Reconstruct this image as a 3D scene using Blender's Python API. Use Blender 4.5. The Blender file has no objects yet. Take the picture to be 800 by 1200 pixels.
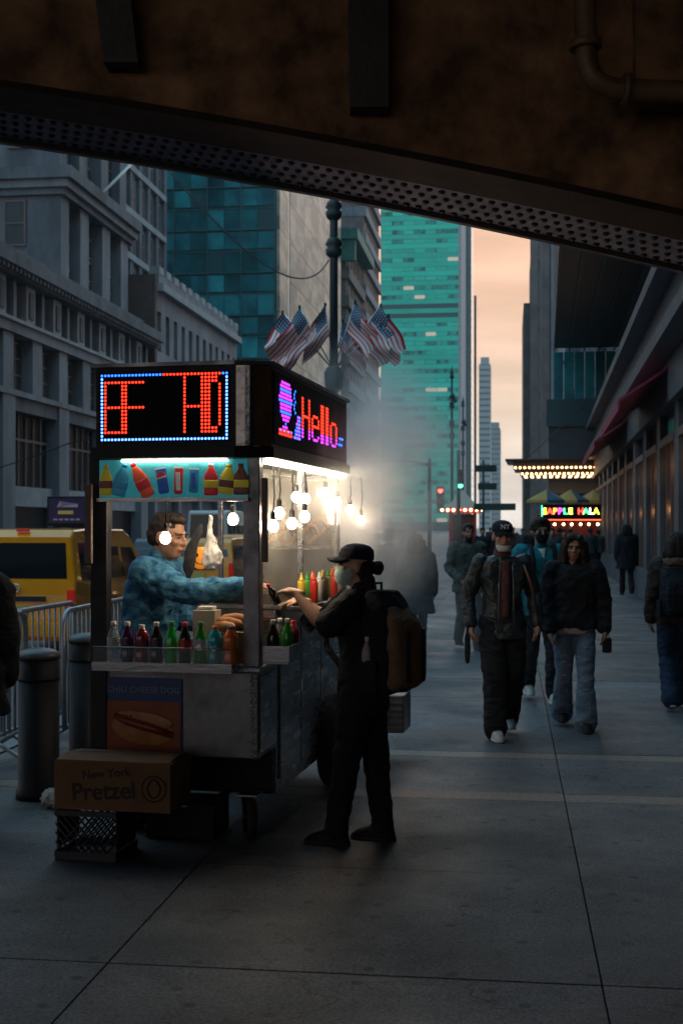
import bpy, bmesh, math, random
from mathutils import Vector, Matrix, Euler, noise
rnd = random.Random(7)
R = math.radians
SC = bpy.context.scene
COL = SC.collection

# ------------------------------------------------------------------ camera, sky, sun, exposure
YAW = R(7.48); FPX = 1500.0; CAMZ = 1.75; VPY = 618.0
cam_d = bpy.data.cameras.new('camera'); cam = bpy.data.objects.new('camera', cam_d); COL.objects.link(cam)
cam.location = (0, 0, CAMZ); cam.rotation_euler = (R(90), 0, YAW)
cam_d.sensor_fit = 'VERTICAL'; cam_d.sensor_height = 36.0; cam_d.sensor_width = 24.0
cam_d.lens = 45.0; cam_d.shift_y = 0.015
cam_d.clip_start = 0.05; cam_d.clip_end = 8000
cam_d.dof.use_dof = True; cam_d.dof.focus_distance = 7.1; cam_d.dof.aperture_fstop = 4.5
SC.camera = cam

world = bpy.data.worlds.new('World'); SC.world = world; world.use_nodes = True
wn = world.node_tree.nodes; wl = world.node_tree.links
bg = wn['Background']
sky = wn.new('ShaderNodeTexSky'); sky.sky_type = 'NISHITA'; sky.sun_disc = False
sky.sun_elevation = R(12); sky.sun_rotation = R(2); sky.dust_density = 4.0; sky.air_density = 1.6; sky.ozone_density = 2.0
tc = wn.new('ShaderNodeTexCoord'); sep = wn.new('ShaderNodeSeparateXYZ')
wl.new(tc.outputs['Generated'], sep.inputs[0])
ramp = wn.new('ShaderNodeValToRGB')                      # dusk cloud deck: pale at the horizon, peach above it, blue-grey overhead
cr = ramp.color_ramp
cr.elements[0].position = 0.0; cr.elements[0].color = (4.6, 4.2, 3.8, 1)
cr.elements[1].position = 1.0; cr.elements[1].color = (2.0, 4.8, 6.5, 1)
for p, c in ((0.05, (4.2, 3.7, 3.3)), (0.10, (4.2, 3.1, 2.5)), (0.16, (4.2, 2.55, 1.9)), (0.25, (4.0, 2.15, 1.55)), (0.40, (2.5, 3.3, 4.0))):
    e = cr.elements.new(p); e.color = (*c, 1)
wl.new(sep.outputs['Z'], ramp.inputs[0])
cmap = wn.new('ShaderNodeMapping'); cmap.inputs['Scale'].default_value = (1.8, 1.8, 11.0)
wl.new(tc.outputs['Generated'], cmap.inputs[0])
cn = wn.new('ShaderNodeTexNoise'); cn.inputs['Scale'].default_value = 3.0; cn.inputs['Detail'].default_value = 6
wl.new(cmap.outputs[0], cn.inputs['Vector'])
cr2 = wn.new('ShaderNodeMapRange'); cr2.inputs[1].default_value = 0.3; cr2.inputs[2].default_value = 0.75
cr2.inputs[3].default_value = 0.62; cr2.inputs[4].default_value = 1.12
wl.new(cn.outputs['Fac'], cr2.inputs[0])
ramp2 = wn.new('ShaderNodeValToRGB'); r2 = ramp2.color_ramp       # away from the sunset: blue dusk
r2.elements[0].color = (3.0, 2.2, 1.75, 1); r2.elements[1].color = (2.0, 4.8, 6.5, 1)
e = r2.elements.new(.16); e.color = (2.3, 2.2, 2.3, 1); e = r2.elements.new(.4); e.color = (2.0, 3.0, 3.9, 1); wl.new(sep.outputs['Z'], ramp2.inputs[0])
az = wn.new('ShaderNodeMapRange'); az.interpolation_type = 'SMOOTHSTEP'; az.inputs[1].default_value = -.35; az.inputs[2].default_value = .75
wl.new(sep.outputs['Y'], az.inputs[0])
amx = wn.new('ShaderNodeMix'); amx.data_type = 'RGBA'; wl.new(az.outputs[0], amx.inputs['Factor']); wl.new(ramp2.outputs[0], amx.inputs['A']); wl.new(ramp.outputs[0], amx.inputs['B'])
mul = wn.new('ShaderNodeVectorMath'); mul.operation = 'SCALE'
wl.new(amx.outputs['Result'], mul.inputs[0]); wl.new(cr2.outputs[0], mul.inputs['Scale'])
mx = wn.new('ShaderNodeMix'); mx.data_type = 'RGBA'; mx.inputs['Factor'].default_value = 0.985
wl.new(sky.outputs[0], mx.inputs['A']); wl.new(mul.outputs[0], mx.inputs['B'])
wl.new(mx.outputs['Result'], bg.inputs['Color']); bg.inputs['Strength'].default_value = 0.15

sun_d = bpy.data.lights.new('sun', 'SUN'); sun = bpy.data.objects.new('sun', sun_d); COL.objects.link(sun)
sun_d.energy = 0.5; sun_d.angle = R(60); sun_d.color = (1.0, 0.90, 0.82)
sun.rotation_euler = (R(-78), 0, R(-2))                  # low over the far end of the street
SC.view_settings.view_transform = 'Standard'; SC.view_settings.look = 'None'
SC.view_settings.exposure = 0.8; SC.view_settings.gamma = 1.0; SC.view_settings.use_curve_mapping = False
SC.cycles.use_denoising = True
SC.cycles.max_bounces = 7; SC.cycles.diffuse_bounces = 3; SC.cycles.glossy_bounces = 3
SC.cycles.transmission_bounces = 6; SC.cycles.transparent_max_bounces = 12; SC.cycles.volume_bounces = 4
SC.cycles.sample_clamp_indirect = 4.0; SC.cycles.caustics_reflective = False; SC.cycles.caustics_refractive = False
SC.cycles.volume_step_rate = 2.0; SC.cycles.volume_max_steps = 128

# ------------------------------------------------------------------ pixel helpers: a pixel is only a direction, the depth is given
ca, sa = math.cos(YAW), math.sin(YAW)
def CW(X, D, z=0.0): return Vector((X*ca - D*sa, X*sa + D*ca, z))
def P(px, py, D): return CW((px-400)/FPX*D, D, CAMZ + (VPY-py)/FPX*D)
def G(px, D, z=0.0): return CW((px-400)/FPX*D, D, z)

# ------------------------------------------------------------------ materials
MATS = {}
def mat(name, col=(.5,.5,.5), col2=None, scale=6, rough=.6, metal=0, bump=0, bscale=40, emit=None, es=0, trans=0,
        ior=1.45, alpha=1, detail=4, stretch=None, rvar=0.0, orand=0.0, coat=0, spec=.5, contrast=(.35,.65), sheen=0, geo=False):
    if name in MATS: return MATS[name]
    m = bpy.data.materials.new(name); m.use_nodes = True; MATS[name] = m
    nt = m.node_tree; N = nt.nodes; L = nt.links; b = N['Principled BSDF']
    b.inputs['Base Color'].default_value = (*col, 1); b.inputs['Roughness'].default_value = rough
    b.inputs['Metallic'].default_value = metal; b.inputs['IOR'].default_value = ior
    b.inputs['Alpha'].default_value = alpha; b.inputs['Transmission Weight'].default_value = trans
    b.inputs['Coat Weight'].default_value = coat; b.inputs['Specular IOR Level'].default_value = spec
    b.inputs['Sheen Weight'].default_value = sheen
    tcn = N.new('ShaderNodeTexCoord'); vec = tcn.outputs['Object']
    if geo: vec = N.new('ShaderNodeNewGeometry').outputs['Position']
    if stretch:
        mp = N.new('ShaderNodeMapping'); mp.inputs['Scale'].default_value = stretch
        L.new(vec, mp.inputs[0]); vec = mp.outputs[0]
    if orand or col2 or rvar:
        oi = N.new('ShaderNodeObjectInfo')
        ad = N.new('ShaderNodeVectorMath'); ad.operation = 'MULTIPLY_ADD'
        ad.inputs[1].default_value = (37, 53, 71)
        cb = N.new('ShaderNodeCombineXYZ')
        for i in range(3): L.new(oi.outputs['Random'], cb.inputs[i])
        L.new(cb.outputs[0], ad.inputs[0]); L.new(vec, ad.inputs[2]); vec2 = ad.outputs[0]
    out = None
    if col2:
        nz = N.new('ShaderNodeTexNoise'); nz.inputs['Scale'].default_value = scale; nz.inputs['Detail'].default_value = detail
        nz.inputs['Roughness'].default_value = .62
        L.new(vec2, nz.inputs['Vector'])
        mr = N.new('ShaderNodeMapRange'); mr.inputs[1].default_value = contrast[0]; mr.inputs[2].default_value = contrast[1]
        L.new(nz.outputs['Fac'], mr.inputs[0])
        mxn = N.new('ShaderNodeMix'); mxn.data_type = 'RGBA'
        mxn.inputs['A'].default_value = (*col, 1); mxn.inputs['B'].default_value = (*col2, 1)
        L.new(mr.outputs[0], mxn.inputs['Factor']); out = mxn.outputs['Result']
        if rvar:
            r2 = N.new('ShaderNodeMapRange'); r2.inputs[1].default_value = .3; r2.inputs[2].default_value = .7
            r2.inputs[3].default_value = max(0.02, rough-rvar); r2.inputs[4].default_value = min(1, rough+rvar)
            L.new(nz.outputs['Fac'], r2.inputs[0]); L.new(r2.outputs[0], b.inputs['Roughness'])
    if orand:
        hs = N.new('ShaderNodeHueSaturation'); m2 = N.new('ShaderNodeMapRange')
        m2.inputs[3].default_value = 1-orand; m2.inputs[4].default_value = 1+orand
        L.new(oi.outputs['Random'], m2.inputs[0]); L.new(m2.outputs[0], hs.inputs['Value'])
        if out: L.new(out, hs.inputs['Color'])
        else: hs.inputs['Color'].default_value = (*col, 1)
        out = hs.outputs[0]
    if out: L.new(out, b.inputs['Base Color'])
    if bump:
        nb = N.new('ShaderNodeTexNoise'); nb.inputs['Scale'].default_value = bscale; nb.inputs['Detail'].default_value = 5
        L.new(vec, nb.inputs['Vector'])
        bp = N.new('ShaderNodeBump'); bp.inputs['Strength'].default_value = bump; bp.inputs['Distance'].default_value = .02
        L.new(nb.outputs['Fac'], bp.inputs['Height']); L.new(bp.outputs[0], b.inputs['Normal'])
    if emit:
        b.inputs['Emission Color'].default_value = (*emit, 1); b.inputs['Emission Strength'].default_value = es
    return m

def nodes_of(m): return m.node_tree.nodes, m.node_tree.links, m.node_tree.nodes['Principled BSDF']

# ------------------------------------------------------------------ mesh builder
class MB:
    def __init__(s): s.v = []; s.f = []; s.m = []; s.s = []
    def add(s, vs, fs, mi=0, sm=False, M=None):
        o = len(s.v)
        s.v += [tuple(M @ Vector(v)) for v in vs] if M else [tuple(v) for v in vs]
        for f in fs: s.f.append(tuple(i+o for i in f)); s.m.append(mi); s.s.append(sm)
        return s
    def box(s, x0, x1, y0, y1, z0, z1, mi=0, M=None):
        vs = [(x0,y0,z0),(x1,y0,z0),(x1,y1,z0),(x0,y1,z0),(x0,y0,z1),(x1,y0,z1),(x1,y1,z1),(x0,y1,z1)]
        return s.add(vs, [(0,3,2,1),(4,5,6,7),(0,1,5,4),(1,2,6,5),(2,3,7,6),(3,0,4,7)], mi, False, M)
    def bbox(s, x0, x1, y0, y1, z0, z1, b=.01, mi=0, M=None):      # box with chamfered edges
        bm = bmesh.new(); bmesh.ops.create_cube(bm, size=1)
        bmesh.ops.scale(bm, vec=(x1-x0, y1-y0, z1-z0), verts=bm.verts)
        bmesh.ops.translate(bm, vec=((x0+x1)/2, (y0+y1)/2, (z0+z1)/2), verts=bm.verts)
        bmesh.ops.bevel(bm, geom=bm.edges[:], offset=b, segments=2, affect='EDGES', profile=.6)
        bm.verts.index_update()
        s.add([v.co[:] for v in bm.verts], [[v.index for v in f.verts] for f in bm.faces], mi, False, M); bm.free()
        return s
    def tube(s, pts, rad, n=10, mi=0, caps=True, sm=True, M=None, closed=False):
        pts = [Vector(p) for p in pts]; k = len(pts)
        rr = rad if isinstance(rad, (list, tuple)) else [rad]*k
        vs = []; fs = []; up = None
        for i, p in enumerate(pts):
            if closed: t = pts[(i+1) % k] - pts[i-1]
            else: t = pts[min(i+1, k-1)] - pts[max(i-1, 0)]
            if t.length < 1e-9: t = Vector((0,0,1))
            t.normalize()
            if up is None: up = Vector((0,0,1)) if abs(t.z) < .9 else Vector((1,0,0))
            a = up.cross(t)
            if a.length < 1e-6: a = Vector((1,0,0)).cross(t)
            a.normalize(); b = t.cross(a); up = b
            for j in range(n):
                th = 2*math.pi*j/n; vs.append(p + (a*math.cos(th) + b*math.sin(th))*rr[i])
        for i in range(k if closed else k-1):
            i2 = (i+1) % k
            for j in range(n): fs.append((i*n+j, i*n+(j+1)%n, i2*n+(j+1)%n, i2*n+j))
        s.add(vs, fs, mi, sm, M)
        if caps and not closed:
            o = len(s.v) - len(vs)
            s.f += [tuple(range(o+n-1, o-1, -1)), tuple(range(o+(k-1)*n, o+k*n))]; s.m += [mi]*2; s.s += [False]*2
        return s
    def lathe(s, prof, n=16, mi=0, sm=True, M=None, caps=True):
        vs = []; fs = []
        for r, z in prof:
            for j in range(n):
                th = 2*math.pi*j/n; vs.append((r*math.cos(th), r*math.sin(th), z))
        for i in range(len(prof)-1):
            for j in range(n): fs.append((i*n+j, i*n+(j+1)%n, (i+1)*n+(j+1)%n, (i+1)*n+j))
        if caps: fs += [tuple(range(n-1, -1, -1)), tuple(range((len(prof)-1)*n, len(prof)*n))]
        return s.add(vs, fs, mi, sm, M)
    def ell(s, c, r, mi=0, n=14, k=9, M=None, sm=True):
        vs = []; fs = []
        for i in range(k+1):
            ph = math.pi*i/k
            for j in range(n):
                th = 2*math.pi*j/n
                vs.append((c[0]+r[0]*math.sin(ph)*math.cos(th), c[1]+r[1]*math.sin(ph)*math.sin(th), c[2]-r[2]*math.cos(ph)))
        for i in range(k):
            for j in range(n): fs.append((i*n+j, i*n+(j+1)%n, (i+1)*n+(j+1)%n, (i+1)*n+j))
        return s.add(vs, fs, mi, sm, M)
    def loft(s, secs, n=20, mi=0, M=None, sq=2.0):                  # secs: (centre, rx, ry), horizontal rings, superellipse power sq
        vs = []; fs = []
        for c, rx, ry in secs:
            for j in range(n):
                th = 2*math.pi*j/n; cc, ss = math.cos(th), math.sin(th)
                vs.append((c[0]+rx*math.copysign(abs(cc)**(2/sq), cc), c[1]+ry*math.copysign(abs(ss)**(2/sq), ss), c[2]))
        for i in range(len(secs)-1):
            for j in range(n): fs.append((i*n+j, i*n+(j+1)%n, (i+1)*n+(j+1)%n, (i+1)*n+j))
        fs += [tuple(range(n-1, -1, -1)), tuple(range((len(secs)-1)*n, len(secs)*n))]
        return s.add(vs, fs, mi, True, M)
    def prism(s, poly, a, b, axis='z', mi=0, M=None):               # poly of 2-D points pushed from a to b along an axis
        f = {'z': lambda p, t: (p[0], p[1], t), 'y': lambda p, t: (p[0], t, p[1]), 'x': lambda p, t: (t, p[0], p[1])}[axis]
        n = len(poly); vs = [f(p, a) for p in poly] + [f(p, b) for p in poly]
        fs = [tuple(range(n-1, -1, -1)), tuple(range(n, 2*n))] + [(i, (i+1)%n, n+(i+1)%n, n+i) for i in range(n)]
        return s.add(vs, fs, mi, False, M)
    def mesh(s, name, mats):
        me = bpy.data.meshes.new(name); me.from_pydata(s.v, [], s.f)
        for m in (mats if isinstance(mats, (list, tuple)) else [mats]): me.materials.append(m)
        me.polygons.foreach_set('material_index', s.m); me.polygons.foreach_set('use_smooth', s.s)
        me.update()
        bm = bmesh.new(); bm.from_mesh(me); bmesh.ops.recalc_face_normals(bm, faces=bm.faces); bm.to_mesh(me); bm.free()
        return me
    def build(s, name, mats, parent=None, loc=None, rot=None):
        return place(name, s.mesh(name, mats), parent, loc, rot)
def place(name, me, parent=None, loc=None, rot=None, scale=None):
    o = bpy.data.objects.new(name, me); COL.objects.link(o)
    if parent: o.parent = parent
    if loc is not None: o.location = loc
    if rot is not None: o.rotation_euler = rot
    if scale is not None: o.scale = scale
    return o
def tag(o, label, cat, group=None, kind=None):
    if label: o['label'] = label
    if cat: o['category'] = cat
    if group: o['group'] = group
    if kind: o['kind'] = kind
    return o
def thing(name, label, cat, loc=(0,0,0), rz=0, group=None):
    o = bpy.data.objects.new(name, None); COL.objects.link(o); o.empty_display_size = .1
    o.location = loc; o.rotation_euler = (0, 0, rz)
    return tag(o, label, cat, group)
def struct(o): o['kind'] = 'structure'; return o
def copy_tree(o, parent=None):
    c = o.copy(); COL.objects.link(c); c.parent = parent
    for ch in list(o.children): copy_tree(ch, c)
    return c
def text_mesh(txt, size, ext=.001, mats=None, bold=False, shear=0, spacing=1.0):
    cu = bpy.data.curves.new('txt', 'FONT'); cu.body = txt; cu.size = size; cu.extrude = ext
    cu.align_x = 'CENTER'; cu.align_y = 'CENTER'; cu.shear = shear; cu.space_character = spacing
    if bold: cu.offset = size*.025
    o = bpy.data.objects.new('txt', cu); COL.objects.link(o)
    dg = bpy.context.evaluated_depsgraph_get(); dg.update()
    me = bpy.data.meshes.new_from_object(o.evaluated_get(dg)); me.name = 'lettering'
    bpy.data.objects.remove(o); me.materials.clear()
    for m in (mats or []): me.materials.append(m)
    return me
def remesh(mb, name, mats, voxel=.01, smooth=3, fac=.5, disp=0.0, dfreq=(6,6,3), seed=0):
    """union of overlapping closed pieces -> one continuous skin"""
    me = bpy.data.meshes.new(name + '_raw'); me.from_pydata(mb.v, [], mb.f); me.update()
    bm = bmesh.new(); bm.from_mesh(me); bmesh.ops.recalc_face_normals(bm, faces=bm.faces); bm.to_mesh(me); bm.free()
    o = bpy.data.objects.new(name, me); COL.objects.link(o)
    r = o.modifiers.new('r', 'REMESH'); r.mode = 'VOXEL'; r.voxel_size = voxel; r.use_smooth_shade = True
    if smooth:
        sm = o.modifiers.new('s', 'SMOOTH'); sm.factor = fac; sm.iterations = smooth
    dg = bpy.context.evaluated_depsgraph_get(); dg.update()
    out = bpy.data.meshes.new_from_object(o.evaluated_get(dg)); out.name = name
    bpy.data.objects.remove(o); bpy.data.meshes.remove(me)
    if disp:
        nrm = [v.normal.copy() for v in out.vertices]; off = Vector((seed*3.1, seed*1.7, seed*2.3))
        for v, n in zip(out.vertices, nrm):
            q = Vector((v.co.x*dfreq[0], v.co.y*dfreq[1], v.co.z*dfreq[2])) + off
            a = 1 - 2*abs(noise.noise(q)); b2 = noise.noise(q*2.7)
            v.co += n*disp*(a*.7 + b2*.5 - .2)
        out.update()
    out.materials.clear()
    for m in (mats if isinstance(mats, (list, tuple)) else [mats]): out.materials.append(m)
    out.polygons.foreach_set('use_smooth', [True]*len(out.polygons))
    return out
# ------------------------------------------------------------------ shared materials
m_slab0 = mat('sidewalk_concrete', (.075,.08,.09), (.15,.152,.158), scale=3.2, rough=.48, bump=.5, bscale=110, rvar=.13, orand=.16, detail=9)
m_slab = mat('sidewalk_granolithic', (.07,.072,.08), rough=.5)
def slab_nodes(m):
    N, L, b = nodes_of(m)
    g = N.new('ShaderNodeNewGeometry'); oi = N.new('ShaderNodeObjectInfo')
    def nz(sc, det, ro=.6):
        n = N.new('ShaderNodeTexNoise'); n.inputs['Scale'].default_value = sc; n.inputs['Detail'].default_value = det; n.inputs['Roughness'].default_value = ro
        L.new(g.outputs['Position'], n.inputs['Vector']); return n.outputs['Fac']
    def mr(i, a, b_, c, d):
        n = N.new('ShaderNodeMapRange'); L.new(i, n.inputs[0])
        for k_, v in enumerate((a, b_, c, d)): n.inputs[k_+1].default_value = v
        return n.outputs[0]
    def mth(op, a, c):
        n = N.new('ShaderNodeMath'); n.operation = op; L.new(a, n.inputs[0])
        if isinstance(c, float): n.inputs[1].default_value = c
        else: L.new(c, n.inputs[1])
        return n.outputs[0]
    stain = mr(nz(.8, 9), .32, .68, .5, 1.25); mid = mr(nz(9, 5), .3, .7, .85, 1.15); fine = mr(nz(60, 3, .85), .34, .68, .30, 1.9)
    ob = mr(oi.outputs['Random'], 0, 1, .84, 1.14)
    f = mth('MULTIPLY', mth('MULTIPLY', stain, mid), mth('MULTIPLY', fine, ob))
    vo = N.new('ShaderNodeTexVoronoi'); vo.voronoi_dimensions = '2D'; vo.inputs['Scale'].default_value = 2.6; L.new(g.outputs['Position'], vo.inputs['Vector'])
    f = mth('MULTIPLY', f, mr(vo.outputs['Distance'], .05, .075, .35, 1.0)); v2 = N.new('ShaderNodeTexVoronoi'); v2.voronoi_dimensions = '2D'; v2.inputs['Scale'].default_value = 7.0; L.new(g.outputs['Position'], v2.inputs['Vector'])
    f = mth('MULTIPLY', f, mr(v2.outputs['Distance'], .06, .09, .6, 1.0)); v3 = N.new('ShaderNodeTexVoronoi'); v3.voronoi_dimensions = '2D'; v3.feature = 'DISTANCE_TO_EDGE'; v3.inputs['Scale'].default_value = .33
    nd = N.new('ShaderNodeTexNoise'); nd.inputs['Scale'].default_value = 1.6; nd.inputs['Detail'].default_value = 6; L.new(g.outputs['Position'], nd.inputs['Vector']); va = N.new('ShaderNodeVectorMath'); va.operation = 'MULTIPLY_ADD'; va.inputs[1].default_value = (1.2,1.2,0); L.new(nd.outputs['Color'], va.inputs[0]); L.new(g.outputs['Position'], va.inputs[2]); L.new(va.outputs[0], v3.inputs['Vector'])
    f = mth('MULTIPLY', f, mr(v3.outputs['Distance'], .0, .0035, .35, 1.0))
    mx_ = N.new('ShaderNodeMix'); mx_.data_type = 'RGBA'; mx_.blend_type = 'MULTIPLY'; mx_.inputs['Factor'].default_value = 1
    mx_.inputs['A'].default_value = (.085,.088,.098,1); cb = N.new('ShaderNodeCombineXYZ')
    for k_ in range(3): L.new(f, cb.inputs[k_])
    L.new(cb.outputs[0], mx_.inputs['B']); L.new(mx_.outputs['Result'], b.inputs['Base Color'])
    L.new(mr(nz(1.3, 7), .3, .7, .42, .75), b.inputs['Roughness'])
    bp = N.new('ShaderNodeBump'); bp.inputs['Strength'].default_value = .8; bp.inputs['Distance'].default_value = .008
    L.new(nz(70, 4, .7), bp.inputs['Height']); L.new(bp.outputs[0], b.inputs['Normal'])
slab_nodes(m_slab)
m_band = mat('sidewalk_band', (.12,.10,.09), (.20,.165,.145), scale=30, rough=.55, bump=.3, bscale=120, orand=.08)
m_joint = mat('joint_dirt', (.03,.03,.032), rough=.9)
m_asph = mat('asphalt', (.035,.036,.04), (.06,.06,.065), scale=5, rough=.6, bump=.4, bscale=90, rvar=.15)
m_kerb = mat('kerb_granite', (.14,.14,.145), (.2,.2,.2), scale=12, rough=.7)
m_line = mat('road_paint', (.55,.55,.5), (.3,.3,.28), scale=7, rough=.7)
m_black = mat('black_paint', (.007,.008,.010), rough=.5, spec=.25)
m_blackm = mat('black_metal', (.012,.013,.016), (.022,.023,.027), scale=9, rough=.45, metal=.3, spec=.3)
m_steel = mat('stainless_steel', (.36,.36,.37), (.22,.225,.235), scale=3, rough=.3, metal=.95, rvar=.12, stretch=(1,1,6), bump=.05, bscale=9)
m_steeld = mat('worn_stainless', (.20,.20,.21), (.10,.10,.105), scale=4, rough=.38, metal=.9, rvar=.14, bump=.08, bscale=6)
m_chrome = mat('polished_steel', (.6,.58,.55), rough=.16, metal=1)
m_rubber = mat('rubber', (.015,.015,.016), rough=.8)

# ------------------------------------------------------------------ ground, road, pavements
KX = -4.1
struct(MB().box(-1500, 1500, -300, 4000, -1.2, -.30).build('ground', m_asph))
struct(MB().box(-19.2, KX, -60, 3000, -.29, -.125).build('road', m_asph))
for i in range(30):
    y = 6 + i*7.5
    struct(MB().box(-11.75, -11.6, y, y+3, -.124, -.119).build('lane_marking', m_line))
struct(MB().box(-23.2, -19.25, -60, 3000, -.29, .0).build('far_pavement', m_slab))
k = struct(MB().box(KX+.003, KX+.2, -60, 400, -.28, .012).build('kerb', m_kerb))
sw = struct(MB().box(KX+.203, 12, -40, 3000, -.28, -.03).build('pavement', m_joint))
xs = [KX+.21, -1.6, .35, 2.45, 4.5, 6.6, 8.7, 12]
ys = []
rows = [-14.4 + 1.55*i for i in range(12)]
rows = [r for r in rows if r < 4.2] + [4.98, 6.52]
meshes = {}
def slab(x0, x1, y0, y1, m, nm):
    w, d = round(x1-x0-.007, 4), round(y1-y0-.006, 4); key = (w, d, m.name)
    if key not in meshes:
        bm = MB(); bm.bbox(-w/2, w/2, -d/2, d/2, -.03, 0, .003); meshes[key] = bm.mesh(nm, m)
    o = place(nm, meshes[key], sw, ((x0+x1)/2, (y0+y1)/2, rnd.uniform(-.002, .002)), (rnd.uniform(-.0012,.0012), rnd.uniform(-.0012,.0012), 0))
edges = [(-14.4+1.55*i, 'slab') for i in range(13)]
edges = [(y, k_) for y, k_ in edges if y < 3.9] + [(3.42,'slab'),(4.98,'slab'),(6.52,'slab'),(8.28,'band'),(8.52,'slab'),(9.80,'band'),(10.04,'slab')]
y = 11.6
while y < 46:
    edges.append((y, 'slab')); y += 1.62
    if int(y*10) % 4 == 1: edges.append((y, 'band')); y += .22
edges = sorted(set(edges))
for j in range(len(edges)-1):
    y0, kd = edges[j]; y1 = edges[j+1][0]
    if y1 - y0 < .1: continue
    for i in range(len(xs)-1):
        if xs[i] > 4.6 and y0 > 25: continue
        slab(xs[i], xs[i+1], y0, y1, m_band if kd == 'band' else m_slab, 'paving_band' if kd == 'band' else 'slab')
far = MB().box(KX+.21, 12, edges[-1][0], 3000, -.029, -.002).build('far_paving', m_slab, sw)

# ------------------------------------------------------------------ viaduct overhead (camera stands beneath it)
m_conc = mat('stained_concrete', (.62,.36,.18), (.14,.075,.04), scale=3.2, rough=.85, bump=.8, bscale=9, detail=10, contrast=(.3,.62))
m_gird = mat('painted_girder', (.085,.07,.06), (.06,.052,.048), scale=5, rough=.5, bump=.15, bscale=30)
m_plate = mat('rivet_plate', (.27,.27,.33), (.16,.16,.20), scale=6, rough=.6, spec=.25, bump=.2, bscale=40)
m_rivet = mat('rivet_paint', (.02,.021,.025), rough=.5)
m_lip = mat('flange_lip', (.06,.042,.028), (.035,.025,.018), scale=4, rough=.75, bump=.2, spec=.2)
m_pipe = mat('iron_pipe', (.32,.21,.12), (.18,.11,.06), scale=8, rough=.5, metal=.2)
br = thing('viaduct', 'dark riveted steel viaduct with stained concrete web spanning overhead', 'bridge', (0,0,0), YAW)
def zb(X): return 3.57 - .19*X - .012*X*X
Xs = [-14 + .35*i for i in range(62)]
def ribbon(d0, d1, off0, off1, th):
    m = MB(); vs = []; fs = []
    for X in Xs:
        z = zb(X)
        vs += [(X, d0, z+off0), (X, d1, z+off1), (X, d1, z+off1+th), (X, d0, z+off0+th)]
    for i in range(len(Xs)-1):
        a = i*4; b = a+4
        fs += [(a,b,b+1,a+1),(a+1,b+1,b+2,a+2),(a+2,b+2,b+3,a+3),(a+3,b+3,b,a)]
    return m.add(vs, fs)
ribbon(6.46, 7.0, 0, 0, .03).build('bottom_flange', m_plate, br)
ribbon(6.05, 6.457, -.012, -.012, .035).build('flange_lip', m_lip, br)
ribbon(6.98, 7.03, -.03, -.03, .12).build('edge_angle', m_gird, br)
web = MB(); vs = []; fs = []
for i, X in enumerate(Xs): vs += [(X, 6.12, zb(X)+.025), (X, 6.12, 8.1), (X, 6.42, zb(X)+.025), (X, 6.42, 8.1)]
for i in range(len(Xs)-1):
    a = i*4; b = a+4; fs += [(a,b,b+1,a+1),(a+2,a+3,b+3,b+2)]
web.add(vs, fs).build('web_wall', m_conc, br)
MB().box(-45, 7.35, 6.43, 7.6, 4.9, 8.2).build('outer_fascia', m_gird, br)
MB().box(-45, 7.35, -11, 6.11, 7.2, 8.2).build('deck', m_conc, br)
rv = MB().lathe([(.0185,0),(.017,-.009),(.010,-.015),(.002,-.017)], 9).mesh('rivet', m_rivet)
n = 0
for i in range(-47, 48):
    for r in range(4):
        X = (i + (.5 if r % 2 else 0))*.064; D = 6.545 + r*.125
        if abs(X) > D*.30 or n >= 300: continue
        place('rivet', rv, br, (X, D, zb(X)-.001)); n += 1
# cross girders running back over the camera and the two stiffeners on the web
for X, w, t in ((-1.03, .10, .23), (.13, .11, .02), (2.35, .10, -.1), (-2.6, .1, .2), (-4.2,.1,.2), (3.9,.1,-.2)):
    m = MB(); z0 = zb(X) + .17
    vs = [(X-w+.02, 5.98, z0), (X+w-.02, 5.98, z0), (X+w-t*1.6, 5.70, 7.18), (X-w-t*1.6, 5.70, 7.18),
          (X-w+.02, 6.13, z0), (X+w-.02, 6.13, z0), (X+w-t*1.6, 6.13, 7.18), (X-w-t*1.6, 6.13, 7.18)]
    m.add(vs, [(0,1,2,3),(7,6,5,4),(0,4,5,1),(1,5,6,2),(2,6,7,3),(3,7,4,0)]).build('stiffener', m_gird, br)
    MB().box(X-w-t, X+w-t, -8.9, 5.6, 6.9, 7.197).build('cross_girder', m_gird, br)
MB().box(2.02, 2.3, 5.86, 6.125, 3.62, 7.1).build('junction_panel', m_conc, br)
px = lambda x, y, D: ((x-400)/FPX*D, D, CAMZ + (VPY-y)/FPX*D)
Dp = 5.9
pts = [px(684,-400,Dp), px(685,20,Dp), px(687,70,Dp), px(692,88,Dp), px(704,99,Dp), px(720,104,Dp), px(740,105,Dp), px(800,108,Dp), px(900,114,Dp)]
MB().tube(pts, .05, 14).build('drain_pipe', m_pipe, br)
for a, b in ((px(685,48,Dp), px(685.5,57,Dp)), (px(729,104.3,Dp), px(736,104.8,Dp))):
    MB().tube([a, b], .075, 16).build('pipe_coupling', m_pipe, br)
MB().tube([px(741,-40,6.05), px(742,108,6.05)], .008, 6).build('conduit', m_pipe, br)
MB().box(7.4, 9.2, -11, 7.2, -.02, 8.2).build('abutment', m_conc, br)

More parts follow.
